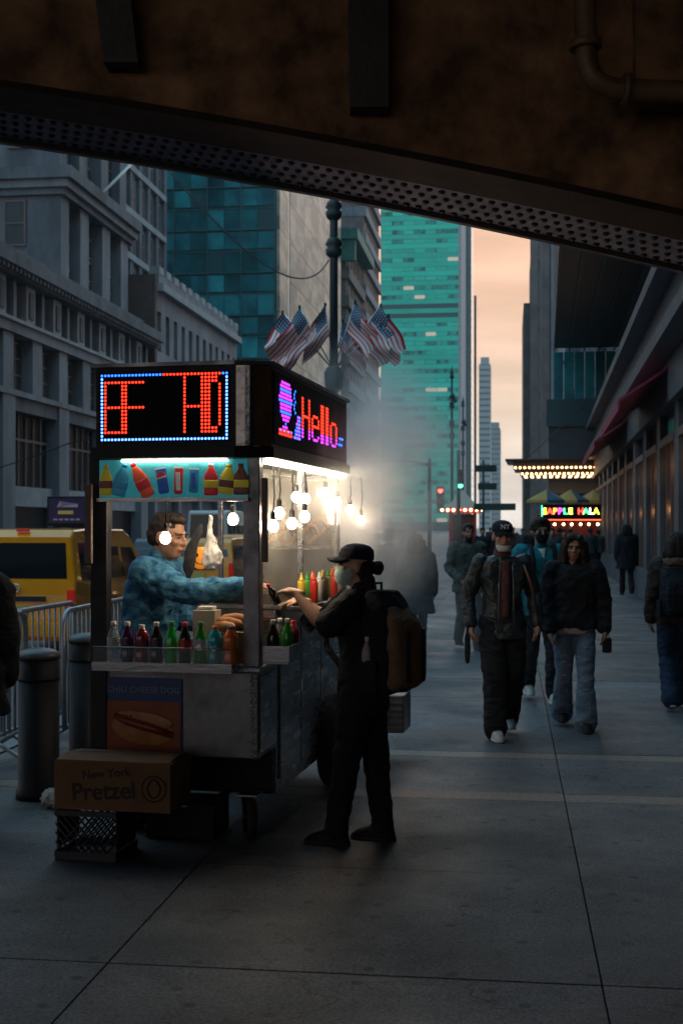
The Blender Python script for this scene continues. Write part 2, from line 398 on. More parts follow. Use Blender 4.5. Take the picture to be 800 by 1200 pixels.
# ------------------------------------------------------------------ buildings
m_stone = mat('grey_limestone', (.165,.172,.19), (.085,.09,.10), scale=.8, rough=.8, bump=.2, bscale=4, stretch=(1,1,.3), geo=True)
m_stone2 = mat('pale_limestone', (.245,.255,.275), (.15,.155,.17), scale=.8, rough=.8, bump=.15, bscale=4, stretch=(1,1,.3), geo=True)
m_stone3 = mat('white_stone', (.36,.365,.375), (.26,.265,.275), scale=.9, rough=.8, geo=True)
m_brown = mat('brown_masonry', (.20,.165,.15), (.13,.11,.105), scale=.5, rough=.85, geo=True)
m_brick = mat('red_brown_brick', (.13,.085,.075), (.09,.06,.055), scale=2, rough=.9, geo=True)
m_dark = mat('dark_opening', (.010,.012,.016), rough=.4, spec=.2)
m_wframe = mat('bronze_window_frame', (.17,.115,.10), rough=.5)
m_pane = mat('dark_window_glass', (.02,.03,.038), (.05,.075,.085), scale=.4, rough=.15, orand=.5, spec=.3, geo=True)
m_tpane = mat('teal_curtain_glass', (.008,.07,.095), (.03,.27,.30), scale=.22, rough=.2, orand=.6, spec=.3, metal=.1, geo=True)
m_tspan = mat('teal_spandrel', (.015,.075,.09), rough=.3, spec=.6)
m_tmull = mat('mullion', (.05,.13,.14), rough=.4, metal=.4)
m_gold = mat('mottled_marble', (.52,.44,.31), (.12,.15,.13), scale=.5, rough=.45, detail=8, contrast=(.40,.58), stretch=(1,.22,.8), geo=True)
m_green = mat('emerald_glass', (.005,.56,.38), (.015,.66,.47), scale=.06, rough=.45, spec=.15, orand=.14, geo=True)
m_green2 = mat('emerald_window_band', (.002,.10,.09), (.010,.40,.30), scale=.3, rough=.3, spec=.2, orand=.35, stretch=(1,1,.4), contrast=(.4,.55), geo=True)
m_copper = mat('copper_green', (.05,.20,.165), (.03,.12,.10), scale=2, rough=.7, geo=True)
m_lit = mat('lit_window', (.3,.3,.25), emit=(1,.9,.65), es=.2)
m_fluor = mat('shop_tube_light', (.8,.9,.8), emit=(.8,1,.75), es=5)

UNIT = {}
def ubox(nm, m):
    k_ = (nm, m.name)
    if k_ not in UNIT: UNIT[k_] = MB().box(-.5,.5,-.5,.5,-.5,.5).mesh(nm, m)
    return UNIT[k_]
def bx(parent, nm, m, x0, x1, y0, y1, z0, z1):        # a box as its own object, sharing one unit mesh
    return place(nm, ubox(nm, m), parent, ((x0+x1)/2, (y0+y1)/2, (z0+z1)/2), None, (x1-x0, y1-y0, z1-z0))
def win_mesh(w, h, nv, nh, fr=.09):
    k_ = ('win', round(w,2), round(h,2), nv, nh)
    if k_ not in UNIT:                                     # frame lies in the y-z plane, faces +x
        m = MB(); d = .08
        m.box(0,d,-w/2,-w/2+fr,0,h); m.box(0,d,w/2-fr,w/2,0,h)
        m.box(.001,d-.002,-w/2+fr,w/2-fr,0,fr); m.box(.001,d-.002,-w/2+fr,w/2-fr,h-fr,h)
        for i in range(1, nv): y_ = -w/2 + w*i/nv; m.box(.002,d-.004,y_-fr*.45,y_+fr*.45,fr,h-fr)
        for i in range(1, nh): z_ = h*i/nh; m.box(.003,d-.006,-w/2+fr,w/2-fr,z_-fr*.4,z_+fr*.4)
        UNIT[k_] = (m.mesh('window', m_wframe), MB().box(.0,.025,-w/2+fr*.5,w/2-fr*.5,fr*.5,h-fr*.5).mesh('pane', m_pane))
    return UNIT[k_]
def window(parent, side, u, n_, z, w, h, nv=2, nh=2, pane=None):
    """side 's': street face (+x), u runs along y;  side 'f': front face (-y), u runs along x"""
    a, b = win_mesh(w, h, nv, nh)
    if side == 's': loc, rot = (n_, u, z), (0,0,0)
    else: loc, rot = (u, n_, z), (0,0,R(-90))
    f = place('window', a, parent, loc, rot)
    p_ = place('pane', b, f)
    if pane is not None:
        p_.data = b.copy(); p_.data.materials[0] = pane
    return f
def building(label, x, y, cat='building', name='stone_building'): return thing(name, label, cat, (x, y, 0))

# --- near stone building across the street
FX = -22.8
b1 = building('grey limestone block with dentil cornice and tall pilasters, wires hanging in front', FX, 40)
def yy(v): return v - 40
bx(b1, 'core', m_stone, -22, -.75, 0, 40.4, .02, 14.0)
bay = 7.3; starts = [yy(62.7 - bay*i) for i in (-2,-1,0,1,2,3)]
for s0 in starts:                                            # piers between the ground-floor bays
    bx(b1, 'pier', m_stone2, -.8, .12, s0, min(s0+1.45, 40.39), .02, 7.85)
    y0, y1 = s0 - bay + 1.45, s0
    if y0 < 0: continue
    g = bx(b1, 'shopfront_glass', m_dark, -.72, -.6, y0, y1, 3.7, 7.2)
    for i in range(1, 6):
        yv = y0 + (y1-y0)*i/6; bx(b1, 'mullion', m_wframe, -.6, -.5, yv-.06, yv+.06, 3.7, 7.2)
    bx(b1, 'transom', m_wframe, -.6, -.49, y0, y1, 5.9, 6.02)
    bx(b1, 'shop_sign_band', m_stone3, -.74, -.25, y0, y1, 2.75, 3.7)
    bx(b1, 'shopfront', m_dark, -.74, -.55, y0, y1, .05, 2.75)
bx(b1, 'belt_course', m_stone2, -.78, .18, 0, 40.39, 7.86, 8.12)
bx(b1, 'bay_head', m_stone, -.74, .0, 0, 40.38, 7.2, 7.855)
ws = [56.9 + 3.65*i for i in range(-4, 7)]
for wy in ws:
    window(b1, 's', yy(wy+1.2), -.62, 8.25, 2.3, 2.35, 3, 3)
for a, b in zip([40-1]+[w+2.4 for w in ws], ws+[80.4]):
    if b > a: bx(b1, 'pier', m_stone2, -.76, .02, max(0, yy(a)), yy(b), 8.125, 10.75)
bx(b1, 'architrave', m_stone2, -.78, .15, 0, 40.39, 10.6+.16, 11.25)
bx(b1, 'architrave_moulding', m_stone3, -.7, .28, 0, 40.38, 11.255, 11.42)
y = 0.4
i = 0
while y < 39.5:                                              # frieze: carved panels and dark slots between stub pilasters
    bx(b1, 'frieze_panel', m_stone3, -.75, -.05, y, y+1.15, 11.43, 13.3)
    bx(b1, 'carved_rosette', m_stone, -.05, .03, y+.3, y+.85, 11.75, 13.0)
    window(b1, 's', y+1.72, -.7, 11.45, .9, 1.8, 1, 2)
    bx(b1, 'stub_pilaster', m_stone2, -.75, -.1, y+2.2, y+2.55, 11.43, 13.3)
    window(b1, 's', y+3.05, -.7, 11.45, .9, 1.8, 1, 2)
    y += 3.65
bx(b1, 'cornice', m_stone, -.8, .75, 0, 40.39, 13.62, 14.2)
bx(b1, 'cornice_soffit', m_stone, -.8, .4, 0, 40.38, 13.31, 13.615)
dm = MB()
y = .2
while y < 40: dm.box(.4, .62, y, y+.22, 13.40, 13.612); y += .5
dn = dm.build('dentils', m_stone2, b1); dn['kind'] = 'stuff'
bx(b1, 'parapet', m_stone, -21, -.6, 0, 40.3, 14.205, 15.1)
ux = -1.5; uy0, uy1 = yy(67.4), yy(80.3)
bx(b1, 'upper_core', m_stone, -22, ux-.7, uy0+.5, uy1, 15.11, 44)
bx(b1, 'upper_front_wall', m_stone, -22, ux-.05, uy0, uy0+.49, 15.11, 20.3)
window(b1, 'f', -4.1, uy0-.03, 17.2, 1.25, 2.5, 1, 2)
window(b1, 'f', -9.3, uy0-.03, 17.2, 1.25, 2.5, 1, 2); window(b1, 'f', -12.6, uy0-.03, 17.2, 1.25, 2.5, 1, 2)
bx(b1, 'upper_front_wall', m_stone, -22, ux-.3, uy0+.1, uy0+.49, 21.45, 44)
for zf in (22.6, 27, 31.4):
    for xf in (-3.9, -6.6, -9.3, -12.6): window(b1, 'f', xf, uy0+.07, zf, 1.3, 2.7, 2, 2)
bx(b1, 'upper_cornice', m_stone2, -22, ux+.5, uy0-.4, uy1+.02, 20.31, 20.75); bx(b1, 'upper_cornice_cap', m_stone, -22, ux+.75, uy0-.6, uy1+.03, 20.755, 21.4)
bx(b1, 'upper_cornice_step', m_stone, -22, ux+.25, uy0-.2, uy1+.01, 19.95, 20.305)
pil = [uy0+.5+.0, uy0+3.9, uy0+7.9, uy0+11.6]
for k_, p_ in enumerate(pil):
    bx(b1, 'pilaster', m_stone2, ux-.7, ux+.0, p_-(.45 if k_ == 0 else .7), p_+.8, 15.12, 20.3)
    bx(b1, 'pilaster', m_stone, ux-.7, ux-.1, p_-(.4 if k_ == 0 else .6), p_+.7, 21.41, 44)
    if k_ < 3:
        c = p_ + 2.0
        for zf, h_ in ((15.3, 2.3), (17.8, 2.3)): window(b1, 's', c-.55, ux-.66, zf, .95, h_, 1, 2); window(b1, 's', c+.65, ux-.66, zf, .95, h_, 1, 2)
        for zf in (22.2, 25.8, 29.4, 33): window(b1, 's', c-.55, ux-.66, zf, .95, 2.9, 1, 3); window(b1, 's', c+.65, ux-.66, zf, .95, 2.9, 1, 3)
bo_ = Vector((FX, 40, 0)); MB().tube([P(121,226,74)-bo_, P(160,186,78)-bo_], .09, 6).build('flag_staff', mat('pale_staff', (.6,.6,.6), rough=.5), b1)

# --- lower pale building with crenellated parapet
b2 = building('low pale limestone building with notched parapet and narrow windows', FX, 80.8)
L2 = 25
bx(b2, 'core', m_stone, -7, -.5, .02, L2-.02, .02, 17.2)
bx(b2, 'end_wall', m_brick, -7, -.0, 0, .5, 6, 18.2)
zr = [(4.6, 3.2), (8.9, 2.6), (13.3, 2.6)]
for zi, h_ in zr:
    n_ = 12 if zi > 10 else 6
    pitch = L2/n_; w_ = .95 if n_ == 12 else 1.7
    for i in range(n_):
        window(b2, 's', (i+.5)*pitch, -.45, zi, w_, h_, 1 if n_ == 12 else 2, 2)
        bx(b2, 'pier', m_stone2, -.5, 0, i*pitch-(pitch-w_)/2 if i else .51, i*pitch+(pitch-w_)/2, zi, zi+h_)
    bx(b2, 'pier', m_stone2, -.5, 0, L2-(pitch-w_)/2, L2, zi, zi+h_)
for a, b in ((3.9, 4.598), (7.802, 8.898), (11.502, 13.298), (15.902, 17.2)): bx(b2, 'spandrel', m_stone2, -.5, .003, .51, L2, a, b)
bx(b2, 'string_course', m_stone3, -.5, .2, .51, L2, 12.2, 12.45); bx(b2, 'cornice', m_stone3, -.5, .45, .51, L2, 17.205, 17.7)
bx(b2, 'parapet', m_stone2, -.6, .1, .51, L2, 17.705, 18.35)
for i in range(13): bx(b2, 'merlon', m_stone3, -.55, .13, .55+i*1.95, .55+i*1.95+1.1, 18.355, 18.85)
bx(b2, 'shopfront', m_dark, -6.8, -6.5, .05, L2, .05, 3.895)
for i in range(5): bx(b2, 'pier', m_stone2, -.5, 0, i*6.0+.02, i*6.0+.7, .05, 3.895)
for i in range(22):
    bx(b2, 'ceiling_tube', m_fluor, -1.4-(i%3)*1.7, -1.3-(i%3)*1.7, .9+i*1.08, 1.5+i*1.08, 3.42, 3.47)

# --- banded stone tower set back behind it
b3 = building('tall grey tower with pale horizontal bands set back behind the notched parapet', -30, 97)
bx(b3, 'core', m_stone, -14, -.4, 0, 13, .02, 60)
for i in range(12):
    z = 16.0 + i*3.6
    bx(b3, 'band', m_stone3, -14, .0, -.05, 13.05, z, z+.5)
    for j in range(5): window(b3, 's', 1.4+j*2.55, -.38, z+.7, 1.1, 2.4, 1, 2)
for j in range(6): bx(b3, 'pier', m_stone, -.41, -.1, j*2.55-.35+.3, j*2.55+.75, 14, 60)

# --- teal glass building, marble flank
g1 = building('teal glass curtain-wall building with mottled marble flank behind flag cluster', FX, 126, name='glass_building')
bx(g1, 'core', m_tspan, -22, -.3, .3, 47, .02, 64)
pw, ph = 1.72, 2.15
for i in range(9):
    for j in range(22):
        x0 = -.5 - (i+1)*pw; z0 = 8 + j*ph
        place('pane', ubox('pane', m_tpane if (i*7+j*5) % 11 else m_tspan), g1, (x0+pw/2, .2+rnd.uniform(-.01,.01), z0+ph/2), (rnd.uniform(-.012,.012), 0, rnd.uniform(-.012,.012)), (pw-.06, .06, ph-.08 if j % 2 else ph-.5))
for i in range(0, 10, 2): bx(g1, 'mullion', m_tmull, -.5-i*pw-.07, -.5-i*pw+.07, .05, .3, 8, 56)
for j in range(0, 23): bx(g1, 'transom', m_tmull, -22, -.3, .11, .28, 8+j*ph-.06, 8+j*ph+.06)
for j in range(14):
    for i in range(9): bx(g1, 'marble_panel', m_gold, -.35, -.0, .3+i*5.2 + (.9 if i == 1 else 0), .3+(i+1)*5.2-.06, 3+j*4.1, 3+(j+1)*4.1-.06)
bx(g1, 'glass_strip', m_tpane, -.33, -.05, 5.5, 6.3, 3, 60)

# --- brown masonry pair
t1 = building('brown masonry tower with green copper bracket cornice beside marble flank', FX+.8, 176, name='masonry_tower')
bx(t1, 'core', m_brown, -26, -.5, .3, 20, .02, 42)
for j in range(10):
    for i in range(5): window(t1, 's', 2+i*4.0, -.48, 3+j*3.9, 1.7, 2.4, 2, 2)
    for i in range(5): window(t1, 'f', -2-i*3.2, .28, 3+j*3.9, 1.5, 2.4, 2, 2)
    bx(t1, 'spandrel', m_brown, -26, .0, 0, 20, 1.2+j*3.9, 2.8+j*3.9)
bx(t1, 'copper_cornice', m_copper, -26, 1.3, -1.3, 20.5, 41.5, 43); bx(t1, 'copper_bracket', m_copper, -1.2, .9, -.9, .2, 38.6, 41.49)
t2 = building('tall banded brown tower next to emerald glass skyscraper', FX+.8, 197, name='masonry_tower')
bx(t2, 'core', m_brown, -30, -.5, 0, 24, .02, 84)
for j in range(20):
    bx(t2, 'band', m_stone2, -30, 0, -.1, 24, 2+j*4.0, 3.4+j*4.0)
    for i in range(6): window(t2, 's', 2+i*4, -.48, 3.5+j*4.0, 2.2, 2.3, 2, 1)

# --- emerald glass skyscraper
gt = building('bright emerald green glass skyscraper with dark mechanical floor', -22, 578, name='glass_skyscraper')
bx(gt, 'core', m_tspan, -36, -.5, .5, 60, .02, 186)
z = 4; i = 0
m_mech = mat('louvre_floor', (.006,.06,.06), rough=.5)
while z < 184:
    if 96 < z < 101: bx(gt, 'mechanical_floor', m_mech, -35.9, -1, .1, .5, z, z+3.0)
    else:
        w_ = bx(gt, 'window_band', m_green2, -35.9, -1, .12, .5, z, z+2.1)
        for k_ in range(7): bx(gt, 'window_pane', (m_lit if rnd.random() < .06 else m_green2) if rnd.random() < .55 else m_green, -35.8+k_*5.0+.12, -35.8+(k_+1)*5.0-.12, .06, .119, z+.2, z+1.9)
    bx(gt, 'spandrel', m_green, -36, -.9, 0, .5, z+2.1, z+4.2); z += 4.2
bx(gt, 'corner_strip', m_stone3, -.9, .4, -.3, 60, .05, 185)
dt = building('slim dark teal tower beside the emerald skyscraper', -24, 640, name='glass_tower')
m_dteal = mat('dark_teal_glass', (.006,.075,.095), (.012,.11,.125), scale=.05, rough=.2, spec=.7, geo=True)
for j in range(38): bx(dt, 'storey', m_dteal, 0, 5.0, 0, 40, 2+j*4.2, 2+j*4.2+3.7)
bx(dt, 'core', m_tspan, -.0+.2, 4.8, .2, 40, .02, 163)
bx(dt, 'antenna', m_blackm, 6.2, 7.4, 5, 6, .02, 118)
for nm, lab, x, y, w_, h_, m_ in (('distant_tower', 'pale slender tower far down the avenue', -26, 1090, 10, 142, m_stone3), ('distant_tower', 'shorter pale block farthest along the avenue', -21, 1290, 12, 103, m_stone2)):
    t = building(lab, x, y, name=nm)
    bx(t, 'core', m_tspan, .3, w_-.3, .3, 30, .02, h_-2)
    for j in range(int(h_/5)): bx(t, 'storey', m_, 0, w_, 0, 30, 1+j*5, 1+j*5+3.2)
    bx(t, 'crown', m_, 1.5, w_-1.5, 1.5, 26, h_-2, h_+4)

# --- right-hand side beyond the hotel
r3 = building('narrow stone-edged tower with pale lit banner strip', 2.9, 120, name='stone_tower')
bx(r3, 'core', m_stone, .4, 14, .4, 22, .02, 52)
for k_, (a, b, m_) in enumerate(((0,.75,m_brown),(.85,1.35,m_stone2),(3.6,4.3,m_stone),(6.6,7.2,m_stone))): bx(r3, 'pier', m_, a, b, 0, .5, .05, 52)
for j in range(8): bx(r3, 'banner_panel', m_stone3 if j % 3 else m_tpane, 1.45, 2.2, .1, .5, 6+j*5.6, 6+j*5.6+5.2)
for j in range(12):
    for k_ in range(3): window(r3, 'f', 3.0+k_*1.5+.0 if False else 2.9+k_*2.6, .42, 4+j*4, 1.1, 2.6, 1, 2)
r2 = building('thin dark brown office slab far behind the hotel marquee', 3.2, 205, name='office_slab')
bx(r2, 'core', m_brown, .3, 20, .3, 30, .02, 48)
for j in range(6): bx(r2, 'pier', m_brown, j*3.0, j*3.0+1.2, 0, .6, .05, 49)
for j in range(14): bx(r2, 'spandrel', m_stone, .4, 19.9, .12, .5, 2+j*3.4, 3.4+j*3.4)
bx(r2, 'stair_core', m_brown, -1.0, .2, 4, 30, .02, 38); 

# --- hotel on the right with storefront, awnings, overhanging dark storeys
HR = -math.atan(237/1500) + YAW
hotel = thing('hotel_building', 'dark hotel with overhanging upper storeys, storefront windows and maroon awnings', 'building', CW(2.34, 0), HR)
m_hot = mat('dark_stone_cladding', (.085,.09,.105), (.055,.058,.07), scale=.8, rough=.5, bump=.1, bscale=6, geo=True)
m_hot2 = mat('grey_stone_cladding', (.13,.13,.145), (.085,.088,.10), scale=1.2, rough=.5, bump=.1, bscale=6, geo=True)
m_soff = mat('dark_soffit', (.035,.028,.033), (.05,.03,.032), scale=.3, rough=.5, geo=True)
m_awn = mat('maroon_awning', (.36,.05,.09), (.26,.035,.07), scale=3, rough=.7, geo=True)
m_shop = mat('storefront_glass', (.02,.03,.035), rough=.06, alpha=.25, spec=.9)
m_warm = mat('warm_reflection', (1,.7,.35), emit=(1,.55,.2), es=9)
m_wood = mat('shop_interior', (.05,.03,.022), rough=.7)
H0, H1 = 12, 62
bx(hotel, 'core', m_hot, 2.5, 20, H0, H1+2, .02, 7.0)
bx(hotel, 'light_blocker', m_hot, .5, 20, 7.9, H0-.01, .02, 42); bx(hotel, 'light_blocker', m_hot, .5, 20, -90, -9.5, .02, 9)  # unseen blocks added to cut sky light from the right and behind
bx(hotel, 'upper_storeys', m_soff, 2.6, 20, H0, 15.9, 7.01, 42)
bx(hotel, 'interior_floor', m_wood, .4, 2.5, H0, 60, .02, .3)
bx(hotel, 'plinth', m_hot2, 0, .4, H0, 60, .02, .75)
sp = 3.6; y = H0; k_ = 0
while y < 58:
    bx(hotel, 'pier', m_hot2, .02, .45, y, y+.75, .02, 4.0)
    g_ = bx(hotel, 'storefront_window', m_shop, .10, .13, y+.75, y+sp, .75, 3.35)
    for t_ in (1,2): bx(hotel, 'window_mullion', m_wframe, .05, .18, y+.75+(sp-.75)*t_/3-.04, y+.75+(sp-.75)*t_/3+.04, .76, 3.34)
    bx(hotel, 'transom_bar', m_wframe, .0, .2, y+.75, y+sp, 3.35, 3.5); bx(hotel, 'transom_window', m_shop, .10, .13, y+.75, y+sp, 3.5, 4.0)
    for q in range(5):
        MB().ell((0,0,0), (.045,.045,.06), n=8, k=5).build('bulb_reflection', m_warm, hotel, (.17+.03*(q%3), y+.9+q*.55, 3.0-(q%2)*.1 if q != 3 else 2.1))  # glowing balls added to imitate marquee bulbs reflected in the glass
    y += sp; k_ += 1
bx(hotel, 'lintel', m_hot2, -.12, 2.5, H0, 60, 4.0, 4.75)
bx(hotel, 'ledge', m_hot, -.5, 2.5, H0, 60, 4.755, 5.0); bx(hotel, 'ledge_step', m_hot2, -.32, 2.5, H0, 60, 5.005, 5.3)
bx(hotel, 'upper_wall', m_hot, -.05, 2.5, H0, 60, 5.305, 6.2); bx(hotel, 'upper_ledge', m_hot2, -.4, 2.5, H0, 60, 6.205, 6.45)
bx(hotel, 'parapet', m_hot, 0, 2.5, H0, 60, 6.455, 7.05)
for a, b in ((23.2, 30.5), (34.5, 44.5)):
    MB().prism([(.0,4.72),(-1.0,4.05),(-1.0,3.85),(-.97,3.85),(-.97,4.02),(.0,4.66)], a, b, 'y').build('awning', m_awn, hotel)
for j in range(14):
    y0 = 20+j*3.1
    bx(hotel, 'glass_panel', m_tpane, 1.2, 1.26, y0, y0+3.04, 7.06, 10.3)
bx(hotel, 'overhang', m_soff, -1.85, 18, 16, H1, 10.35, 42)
for k_ in range(5): bx(hotel, 'soffit_fin', m_hot, -1.86+.7*k_, -1.78+.7*k_, 16.05, H1-.05, 10.2, 10.345)
for k_ in range(7): bx(hotel, 'glass_panel', m_tpane, -1.85+k_*.5, -1.85+k_*.5+.46, H1+1.0, H1+1.1, 7.95, 10.3)
bx(hotel, 'end_block', m_hot, -2.1, 6, H1+.2, H1+14, 3.4, 7.9)
bx(hotel, 'end_parapet', m_tspan, -2.2, 6, H1+.1, H1+.19, 6.6, 7.92)
bx(hotel, 'end_wall', m_hot, -.1, 6, H1+.3, H1+14, .02, 3.39)
# ------------------------------------------------------------------ food cart
CR = YAW - math.atan(300/1500)
CO = CW(-.898, 7.088)
cart = thing('food_cart', 'stainless street food cart with red LED message signs and steamy glass side', 'food cart', CO, CR)
CM = Matrix.Translation(CO) @ Matrix.Rotation(CR, 4, 'Z'); CI = CM.inverted()
co_l = CI @ Vector((0,0,CAMZ))
def ray_l(px, py):
    d = CW((px-400)/FPX, 1, (VPY-py)/FPX); return (CI.to_3x3() @ d)
def cf(px, py, ly=0.0):
    d = ray_l(px, py); t = (ly - co_l.y)/d.y; return co_l + d*t
def cs(px, py, lx=.45):
    d = ray_l(px, py); t = (lx - co_l.x)/d.x; return co_l + d*t
def cw(v): return CM @ Vector(v)

m_cyan = mat('backlit_cyan_print', (.03,.24,.30), (.08,.40,.45), scale=12, rough=.4, emit=(.03,.42,.5), es=.12)
m_ledoff = mat('led_panel_black', (.004,.004,.005), rough=.6, spec=.15)
def led(nm, c, s=3.0): return mat(nm, (.02,.02,.02), emit=c, es=s)
l_red = led('led_red', (1,.03,.012), 2.0); l_blue = led('led_blue', (.02,.12,1), 2.4); l_pur = led('led_purple', (.62,.04,.85), 1.6)
l_white = led('led_pale_blue', (.10,.26,1), 2.6); l_org = led('led_orange', (1,.12,.03), 3.0)
m_tube = mat('fluorescent_tube', (.9,.9,.9), emit=(1,.86,.66), es=10)
m_tube2 = mat('fluorescent_tube_bright', (.9,.9,.9), emit=(1,.84,.62), es=27)
m_bulb = mat('glowing_bulb', (1,.9,.8), emit=(1,.77,.52), es=44)
m_glass = mat('greasy_glass', (.75,.72,.65), rough=.12, alpha=.13, spec=.6)
m_acry = mat('clear_acrylic', (.6,.65,.7), rough=.05, alpha=.10, spec=.7)
m_plastic = mat('black_plastic', (.02,.02,.022), rough=.5)
m_diam = mat('chequer_plate', (.22,.22,.225), (.14,.14,.145), scale=70, rough=.35, metal=.9, bump=.6, bscale=70)

# body: front cabinet, main cabinet along the kerbless side, rear cabinet
MB().bbox(-.45, .45, 0, .40, .48, .955, .008).build('front_cabinet', m_steeld, cart)
MB().bbox(.0, .45, .405, 2.25, .21, 1.27, .008).build('main_cabinet', m_steel, cart)
MB().bbox(-.45, -.005, 1.45, 2.25, .3, 1.0, .008).build('rear_cabinet', m_steeld, cart)
MB().bbox(-.3, .45, .3, .40, .23, .478, .005).build('under_panel', m_black, cart)
MB().bbox(-.47, .47, -.02, .42, .957, .985, .006).build('counter_top', m_steel, cart)
MB().bbox(-.02, .50, .425, 2.27, 1.272, 1.30, .006).build('side_counter', m_steel, cart)
MB().bbox(.455, .63, .45, 2.1, 1.265, 1.292, .005).build('serving_shelf', m_steeld, cart)
for y in (.5, 1.25, 2.0): MB().prism([(.455,1.264),(.60,1.264),(.455,1.05)], y, y+.015, 'y').build('shelf_bracket', m_steeld, cart)
for x in (-.45, .405): MB().box(x+.002, x+.043, -.006, -.001, .485, .95).build('chequer_strip', m_diam, cart)
riv = MB().ell((0,0,0), (.006,.003,.006), n=6, k=4).mesh('rivet', m_chrome)
for i in range(12):
    for x in (.412, .44): place('rivet', riv, cart, (x, -.008, .50+i*.039))
    place('rivet', riv, cart, (.452, .02, .50+i*.039), (0,0,R(90)))
for y0, y1 in ((.47, .97), (1.0, 1.55), (1.58, 2.2)):
    d = MB().bbox(.452, .464, y0, y1, .28, 1.18, .004).build('cabinet_door', m_steel, cart)
    MB().tube([(.466,y1-.06,.62),(.485,y1-.06,.62),(.485,y1-.06,.86),(.466,y1-.06,.86)], .007, 6).build('handle', m_chrome, d)
MB().bbox(.452, .46, .03, .37, .51, .93, .004).build('side_panel', m_steel, cart)
MB().tube([(-.4,.02,1.0),(-.42,-.02,.74)], .004, 5).build('cable', m_rubber, cart)

# picture of a chili cheese dog
a = cf(124, 793); b = cf(214, 885)
sx0, sx1, sz0, sz1 = a.x, b.x, b.z, a.z
m_sblue = mat('sign_blue', (.012,.05,.16), rough=.35); m_sorg = mat('sign_orange', (.30,.065,.01), (.20,.03,.006), scale=6, rough=.35)
m_bun = mat('bun_print', (.42,.17,.045), (.30,.10,.02), scale=14, rough=.4); m_saus = mat('sausage_print', (.22,.03,.012), rough=.3)
m_chili = mat('chili_print', (.16,.045,.015), (.38,.20,.06), scale=45, rough=.4); m_swhite = mat('sign_lettering', (.22,.25,.36), rough=.5)
sg = MB().bbox(sx0, sx1, -.012, -.007, sz0, sz1, .002).build('menu_sign', m_sblue, cart); sg['label'] = 'faded blue chili cheese dog menu sign'
zp = sz1 - .13
MB().box(sx0+.008, sx1-.008, -.014, -.0125, sz0+.018, zp).build('picture_ground', m_sorg, sg)
cx, cz = (sx0+sx1)/2, (sz0+.018+zp)/2
T = Matrix.Translation((cx, -.015, cz)) @ Matrix.Rotation(R(8), 4, 'Y')
MB().ell((0,0,-.02), (.185,.006,.085), M=T, n=24).build('bun', m_bun, sg)
MB().ell((0,-.003,.035), (.175,.007,.05), M=T, n=24).build('bun_half', m_bun, sg)
MB().tube([T @ Vector((-.17,-.004,.035)), T @ Vector((-.08,-.006,.012)), T @ Vector((.05,-.006,.0)), T @ Vector((.175,-.004,-.02))], [.018,.026,.026,.018], 10).build('sausage', m_saus, sg)
m = MB()
for i in range(26): m.ell((-.13+.0105*i, -.009+rnd.uniform(-.002,.002), .03-.0018*i+rnd.uniform(-.014,.014)), (rnd.uniform(.012,.022), .006, rnd.uniform(.008,.018)), M=T, n=8, k=5)
m.build('chili_topping', m_chili, sg)
place('lettering', text_mesh('CHILI CHEESE DOG', .047, .0005, [m_swhite], spacing=1.05), sg, (cx, -.0135, sz1-.068), (R(90),0,0))

# bottle tray across the front, acrylic guard and rail
ty0, ty1 = -.20, -.022; tz = 1.0
MB().bbox(-.43, .36, ty0, ty1, tz-.03, tz, .004).build('bottle_tray', m_steel, cart)
MB().box(-.43, .36, ty0-.003, ty0+.001, tz-.03, tz+.02).build('tray_lip', m_steel, cart)
MB().box(-.425, .355, ty0+.003, ty0+.006, tz+.022, tz+.095).build('clear_guard', m_acry, cart)
MB().tube([(-.43,ty0+.004,tz+.1),(.36,ty0+.004,tz+.1)], .0035, 6).build('guard_rail', m_steel, cart)
# side tray
MB().bbox(.47, .62, .02, .36, 1.0, 1.012, .003).build('side_tray', m_steel, cart)
for s in ((.47,.62,.02,.026),(.47,.62,.354,.36),(.614,.62,.0262,.3538)): MB().box(*s, 1.013, 1.10).build('side_tray_wall', m_steel, cart)

# posts, struts
def post(px0, px1, ly, z0, z1, nm='post', m_=m_blackm, dp=.08):
    x0, x1 = cf(px0, 650, ly).x, cf(px1, 650, ly).x
    return MB().bbox(x0, x1, ly, ly+dp, z0, z1, .006).build(nm, m_, cart)
post(106, 125, -.02, .3, 2.2); post(285, 304, -.02, .986, 2.2, m_=m_steeld)
post(99, 107, -.11, 1.55, 1.99, 'strut', m_wframe, .03)
p0 = cs(307, 560, .50); MB().bbox(.485, .515, -.06, -.02, 1.56, 2.02, .005).build('strut', m_wframe, cart)
for x, y in ((.41, 2.19), (-.44, 2.19), (.41, 1.1)): MB().bbox(x, x+.035, y, y+.035, 1.3, 2.15, .004).build('post', m_steel, cart)

